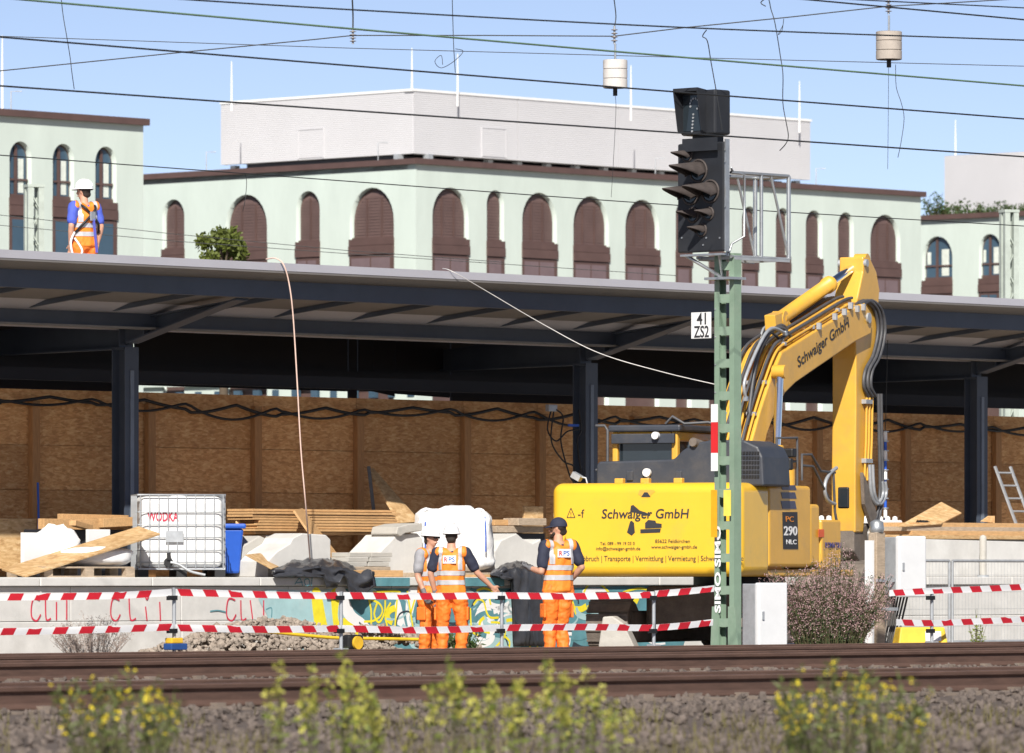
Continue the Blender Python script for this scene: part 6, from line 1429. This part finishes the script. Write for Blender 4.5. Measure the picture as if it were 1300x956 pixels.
# ropes hanging off the canopy
def rope(pxys, r, mat, label):
    P_ = [PW(*LP(p[0], p[1], p[2])) for p in pxys]; wire('rope', smooth_pts(P_, False, 8), r, mat, label, 'rope', 'ropes hanging from the platform roof')
rope([(338, 329, .3), (350, 328, .05), (360, 336, -.06), (367, 360, -.08), (372, 400, -.08), (377, 480, -.06), (382, 570, -.05), (388, 640, 0), (392, 690, .4), (394, 715, .6)], .010, M('rope_pink', (.72, .52, .44), .7), 'pinkish rope hanging from the roof edge down to the platform')
rope([(562, 341, .3), (575, 345, -.05), (620, 371, -.06), (690, 412, -.3), (760, 448, -.8), (840, 472, -1.5), (908, 488, -2.2)], .0055, M('rope_white', (.7, .68, .66), .7), 'thin white rope stretched from the roof edge to the signal mast')
# lattice poles behind the roof
def lattice(px0, px1, py0, Y, label):
    a, c = at(px0, py0, Y), at(px1, py0, Y); w_ = c.x - a.x; o = empty('lattice_pole', ((a.x + c.x) / 2, Y, 0), R(20), label, 'pole', 'grey lattice poles behind the platform roof'); h_ = a.z
    m_ = M('pole_grey', (.42, .47, .42), .6)
    for sx in (-1, 1):
        for sy in (-1, 1): MB().b2((sx * w_ / 2 - .05, sy * w_ / 2 - .05, 0), (sx * w_ / 2 + .05, sy * w_ / 2 + .05, h_)).build('chord', m_, o)
    b = MB(); z = 3.5; k = 0
    while z < h_ - .35:
        s_ = 1 if k % 2 else -1
        for sy in (-1, 1): b.bar((-s_ * w_ / 2, sy * w_ / 2, z), (s_ * w_ / 2, sy * w_ / 2, z + .35), .05, .02); b.bar((sy * w_ / 2, -s_ * w_ / 2, z), (sy * w_ / 2, s_ * w_ / 2, z + .35), .05, .02)
        z += .35; k += 1
    b.build('lacing', m_, o); MB().b2((-w_ / 2 - .06, -w_ / 2 - .06, h_), (w_ / 2 + .06, w_ / 2 + .06, h_ + .05)).build('head_plate', m_, o)
lattice(36, 50, 238, 120.0, 'grey lattice pole left of the worker on the roof'); lattice(1275, 1287, 270, 120.0, 'grey lattice pole before the right wing windows')
# ------------------------------------------------------------------ plants
def leaf_verts(p, d, n, L_, w_):
    s_ = d.cross(n).normalized() * w_ / 2
    return [p, p + d * L_ * .5 + s_, p + d * L_, p + d * L_ * .5 - s_]
def rv(rnd): return Vector((rnd.gauss(0, 1), rnd.gauss(0, 1), rnd.gauss(0, 1))).normalized()
leafg = M('leaf_green', (0.055, 0.10, 0.025), .6, var=.35, vs=30, trans=.25); leafd = M('leaf_dark', (0.065, 0.095, 0.035), .6, var=.35, vs=30, trans=.2); leafy = M('leaf_yellowgreen', (0.20, 0.25, 0.045), .6, var=.3, vs=20, trans=.3)
stem_g = M('stem', (0.11, 0.10, 0.045), .8, var=.3, vs=20); pinkf = M('pink_plume', (0.56, 0.37, 0.37), .8, var=.3, vs=25, trans=.25); greyf = M('dry_grey', (0.36, 0.29, 0.25), .85, var=.25, vs=25); yflower = M('yellow_petal', (0.78, 0.62, 0.03), .6, var=.15, vs=20, trans=.2); ypale = M('pale_yellow_blossom', (0.52, 0.50, 0.10), .6, var=.25, vs=20, trans=.3)
def bush(loc, label, name, nst, H_, Rr, stemm, leafm, plume, seed, leafL=.045, cat='shrub', leaf_to=.75, plume_from=.4, dens=1.0, pl=.02):
    rnd = random.Random(seed); o = empty(name, loc, rnd.uniform(0, 6), label, cat); bs, bl, bp_ = MB(), MB(), MB()
    for k in range(nst):
        a = rnd.uniform(0, 6.283); out_ = Rr * math.sqrt(rnd.random()); h_ = H_ * rnd.uniform(.7, 1.05) * (1 - .30 * (out_ / Rr) ** 2)
        b0 = Vector((math.cos(a), math.sin(a), 0)) * out_ * .35; tip = Vector((math.cos(a), math.sin(a), 0)) * out_ + Vector((rnd.gauss(0, .04), rnd.gauss(0, .04), h_)); mid = b0.lerp(tip, .5) + Vector((0, 0, h_ * .08))
        bs.tube([b0, mid, tip], [.006, .0045, .002], 3, cap=False)
        n = int(26 * dens)
        for j in range(n):
            u = rnd.random(); p = b0.lerp(mid, u * 2) if u < .5 else mid.lerp(tip, u * 2 - 1)
            if u < leaf_to and rnd.random() < 1.2 - u:
                d = (rv(rnd) + Vector((0, 0, .5))).normalized(); bl.add(leaf_verts(p, d, rv(rnd), leafL * rnd.uniform(.6, 1.3), leafL * .36), [(0, 1, 2, 3)])
            if plume and u > plume_from:
                tw = p + rv(rnd) * .05 + Vector((0, 0, .05)); bs.tube([p, tw], .0015, 3, cap=False)
                for q in range(3): bp_.add(leaf_verts(tw + rv(rnd) * .02, rv(rnd), rv(rnd), pl * rnd.uniform(.7, 1.4), pl * .6), [(0, 1, 2, 3)])
    bs.build('stems', stemm, o)
    if bl.v: tag(bl.build('leaves', leafm, o), kind='stuff')
    if bp_.v: tag(bp_.build('blossoms', plume, o), kind='stuff')
    return o
sq = LP(1052, 800, -10.2); bp0 = PW(sq.x, -10.2, 0); ys_ = bp0.y
for k, (dx, h_, r_) in enumerate(((0, 1.27, .60), (-.42, 1.15, .42), (.40, 1.12, .40))):
    pass
def shrub_multi():
    rnd = random.Random(21); o = empty('flowering_shrub', bp0, 0, 'dusty pink flowering shrub growing between the mast and the weathered post', 'shrub'); bs, bl, bp_ = MB(), MB(), MB()
    for k in range(340):
        cx = rnd.uniform(-.72, .72); cy = rnd.uniform(-.35, .35); h_ = (LP(1050, 716, -10.2).z) * (1 - .28 * (cx / .72) ** 2) * rnd.uniform(.62, 1.10) * (1 + .10 * math.sin(cx * 9 + 1))
        b0 = Vector((cx * .45, cy * .5, 0)); tip = Vector((cx * 1.08 + rnd.gauss(0, .05), cy * 1.1, h_)); mid = b0.lerp(tip, .5) + Vector((-cx * .05, 0, .06))
        bs.tube([b0, mid, tip], [.006, .004, .002], 3, cap=False)
        for j in range(34):
            u = rnd.random() ** .8; p = b0.lerp(mid, u * 2) if u < .5 else mid.lerp(tip, u * 2 - 1)
            if u < .68 or rnd.random() < .35: bl.add(leaf_verts(p, (rv(rnd) + Vector((0, 0, .4))).normalized(), rv(rnd), .05 * rnd.uniform(.6, 1.3), .016), [(0, 1, 2, 3)])
            if u > .38:
                tw = p + rv(rnd) * .07
                for q in range(3): bp_.add(leaf_verts(tw + rv(rnd) * .02, rv(rnd), rv(rnd), .019 * rnd.uniform(.7, 1.4), .010), [(0, 1, 2, 3)])
    bs.build('stems', stem_g, o); tag(bl.build('leaves', leafd, o), kind='stuff'); tag(bp_.build('blossoms', pinkf, o), kind='stuff')
shrub_multi()
q = PW(*LP(118, 828, -11.3)); bush((q.x, q.y, .08), 'dry greyish weed growing beside the left rails', 'dry_weed', 60, LP(118, 786, -11.3).z - .06, .46, greyf, leafd, greyf, 5, .03, 'weed', .25, .3, .9, .016)
q = PW(*LP(588, 828, -3.0)); bush((q.x, q.y, 0), 'low green weed at the wall foot right of the pair of workers', 'green_weed', 26, .55, .34, stem_g, leafg, None, 6, .10, 'weed')
q = PW(*LP(1240, 810, -1.6)); bush((q.x, q.y, 0), 'small green weed at the foot of the mesh fence', 'green_weed', 10, .62, .16, stem_g, leafy, None, 9, .06, 'weed')
def mustard(px, pytop, Y, label, nst, wid, seed, flowers, fm, lm, fsz=.02, dens=1.0, gname='yellow flowering weeds in the foreground'):
    rnd = random.Random(seed); top = at(px, pytop, Y); h_ = top.z - .08
    o = empty('flowering_weed', (top.x, Y, .08), 0, label, 'weed', gname); bs, bl, bf = MB(), MB(), MB()
    for k in range(nst):
        x_ = rnd.uniform(-wid, wid); y_ = rnd.uniform(-wid, wid); hh_ = h_ * rnd.uniform(.72, 1.0) * (1 - .2 * abs(x_ / wid)); b0 = Vector((x_ * .5, y_ * .5, 0)); tip = Vector((x_, y_, hh_)); mid = b0.lerp(tip, .5)
        bs.tube([b0, mid, tip], [.005, .004, .002], 3, cap=False)
        for j in range(int(48 * dens)):
            u = rnd.random(); p = b0.lerp(tip, u); bl.add(leaf_verts(p, (rv(rnd) + Vector((0, 0, .6))).normalized(), rv(rnd), .05 * rnd.uniform(.5, 1.4), .014), [(0, 1, 2, 3)])
        for j in range(flowers):
            u = 1 - .38 * rnd.random() ** 1.2; p = b0.lerp(tip, u) + rv(rnd) * .025
            for q in range(4): bf.add(leaf_verts(p, rv(rnd), rv(rnd), fsz * rnd.uniform(.8, 1.3), fsz * .8), [(0, 1, 2, 3)])
    bs.build('stems', stem_g, o); tag(bl.build('leaves', lm, o), kind='stuff'); tag(bf.build('blossoms', fm, o), kind='stuff')
leafm_ = M('leaf_olive_green', (0.13, 0.16, 0.045), .6, var=.35, vs=20, trans=.3)
mustard(150, 836, 32, 'wide green weed with yellow blossoms at the lower left', 30, .30, 31, 3, yflower, leafm_, .016, .7)
mustard(205, 846, 31, 'right-hand tuft of yellow-blossomed weed at the lower left', 9, .10, 32, 3, yflower, leafm_, .016, .7)
for i, (px, py, n, wd, lab) in enumerate(((354, 822, 3, .05, 'lone thin yellow weed left of the middle group'), (394, 836, 4, .06, 'short yellow weed second from the left in the middle group'), (430, 822, 7, .12, 'leafy yellow weed below the gravel heap post'), (490, 834, 8, .16, 'low wide yellow weed below the pair of workers, left'), (572, 820, 8, .12, 'tall dense yellow weed below the pair of workers'), (612, 834, 4, .07, 'short yellow weed right of the pair of workers'), (700, 806, 6, .10, 'tallest yellow weed below the capped worker'), (664, 838, 5, .09, 'low yellow weed left of the capped worker'), (742, 832, 6, .11, 'low yellow weed right of the capped worker'), (785, 850, 3, .05, 'rightmost tiny yellow weed of the middle group'))):
    mustard(px, py, 30 + (i % 3), lab, n, wd, 40 + i, 12, ypale, leafy, .020, .6)
mustard(1062, 834, 32, 'wide green weed with yellow blossoms in front of the shrub', 28, .30, 61, 3, yflower, leafm_, .016, .7)
mustard(1130, 838, 31, 'green weed with yellow blossoms in front of the yellow box', 16, .20, 62, 3, yflower, leafm_, .016, .7)
mustard(1020, 836, 33, 'left tuft of green weed in front of the shrub', 13, .14, 63, 2, yflower, leafm_, .016, .7)
# small tree behind the roof
def tree(px, pytop, pybot, Y, wpx, label, seed, lm, n=2200):
    rnd = random.Random(seed); top, bot = at(px, pytop, Y), at(px, pybot, Y); r_ = wpx / 2 * Y / F; h_ = top.z - bot.z
    o = empty('tree', (top.x, Y, 0), 0, label, 'tree'); b = MB(); c = bot.z + h_ * .5
    b.tube([(0, 0, 0), (.05, 0, bot.z * .6), (0, 0, c)], [.12, .09, .03], 8)
    limbs = []
    for k in range(9):
        a = rnd.uniform(0, 6.28); e = Vector((math.cos(a) * r_ * rnd.uniform(.4, .95), math.sin(a) * r_ * .8, bot.z + h_ * rnd.uniform(.2, .9))); b.tube([(0, 0, bot.z * .8), e * .6 + Vector((0, 0, bot.z * .35)), e], [.05, .03, .01], 5); limbs.append(e)
    b.build('trunk', M('bark', (.10, .075, .05), .9), o); bl = MB()
    for k in range(n):
        e = rnd.choice(limbs); p = e + rv(rnd) * r_ * .42 * rnd.random() ** .5; bl.add(leaf_verts(p, rv(rnd), rv(rnd), .10, .06), [(0, 1, 2, 3)])
    tag(bl.build('crown', lm, o), kind='stuff')
tree(281, 288, 345, 120, 52, 'small yellow-green tree rising behind the platform roof', 3, M('leaf_olive', (.13, .16, .03), .6, var=.4, vs=9, trans=.3))
for i, (px, w_) in enumerate(((1186, 22), (1205, 24), (1225, 26), (1247, 26), (1268, 24), (1290, 26))):
    q = at(px, 272, 217.5); rnd = random.Random(i); o = empty('roof_shrub', (q.x, 217.5, zx - .1), 0, ['first', 'second', 'third', 'fourth', 'fifth', 'sixth'][i] + ' leafy shrub from the left on the right wing roof', 'shrub', 'shrubs on the right wing roof'); bs, bl = MB(), MB()
    for k in range(16):
        tip = Vector((rnd.uniform(-.4, .4), rnd.uniform(-.3, .3), rnd.uniform(.3, .75 if i else 1.1))); bs.tube([(0, 0, 0), tip], [.02, .006], 4)
        for j in range(22): bl.add(leaf_verts(tip * rnd.uniform(.3, 1) + rv(rnd) * .1, rv(rnd), rv(rnd), .12, .06), [(0, 1, 2, 3)])
    bs.build('stems', stem_g, o); tag(bl.build('leaves', leafg, o), kind='stuff')

# low dry grass and weeds on the cess in the foreground
def grass():
    rnd = random.Random(77); b = MB()
    for k in range(5200):
        cl = rnd.random(); Y = rnd.uniform(33, 47); px = rnd.uniform(-80, 1380)
        if noise.noise((px * .012, Y * .35, 2.2)) < .02: continue
        p = at(px, HZ, Y); p.z = .09; h_ = rnd.uniform(.05, .17); d = Vector((rnd.gauss(0, .35), rnd.gauss(0, .35), 1)).normalized(); s_ = Vector((d.y, -d.x, 0)); s_ = (s_.normalized() if s_.length > 1e-4 else Vector((1, 0, 0))) * .006
        b.add([p - s_, p + s_, p + d * h_ + Vector((0, 0, -.2 * h_ * d.x))], [(0, 1, 2)])
    tag(b.build('dry_grass', M('grass_dry', (.15, .13, .05), .8, var=.4, vs=1.5, trans=.2)), 'sparse dry grass growing in the ballast in the foreground', 'grass', kind='stuff')
grass()
bpy.data.scenes.remove(TMP)
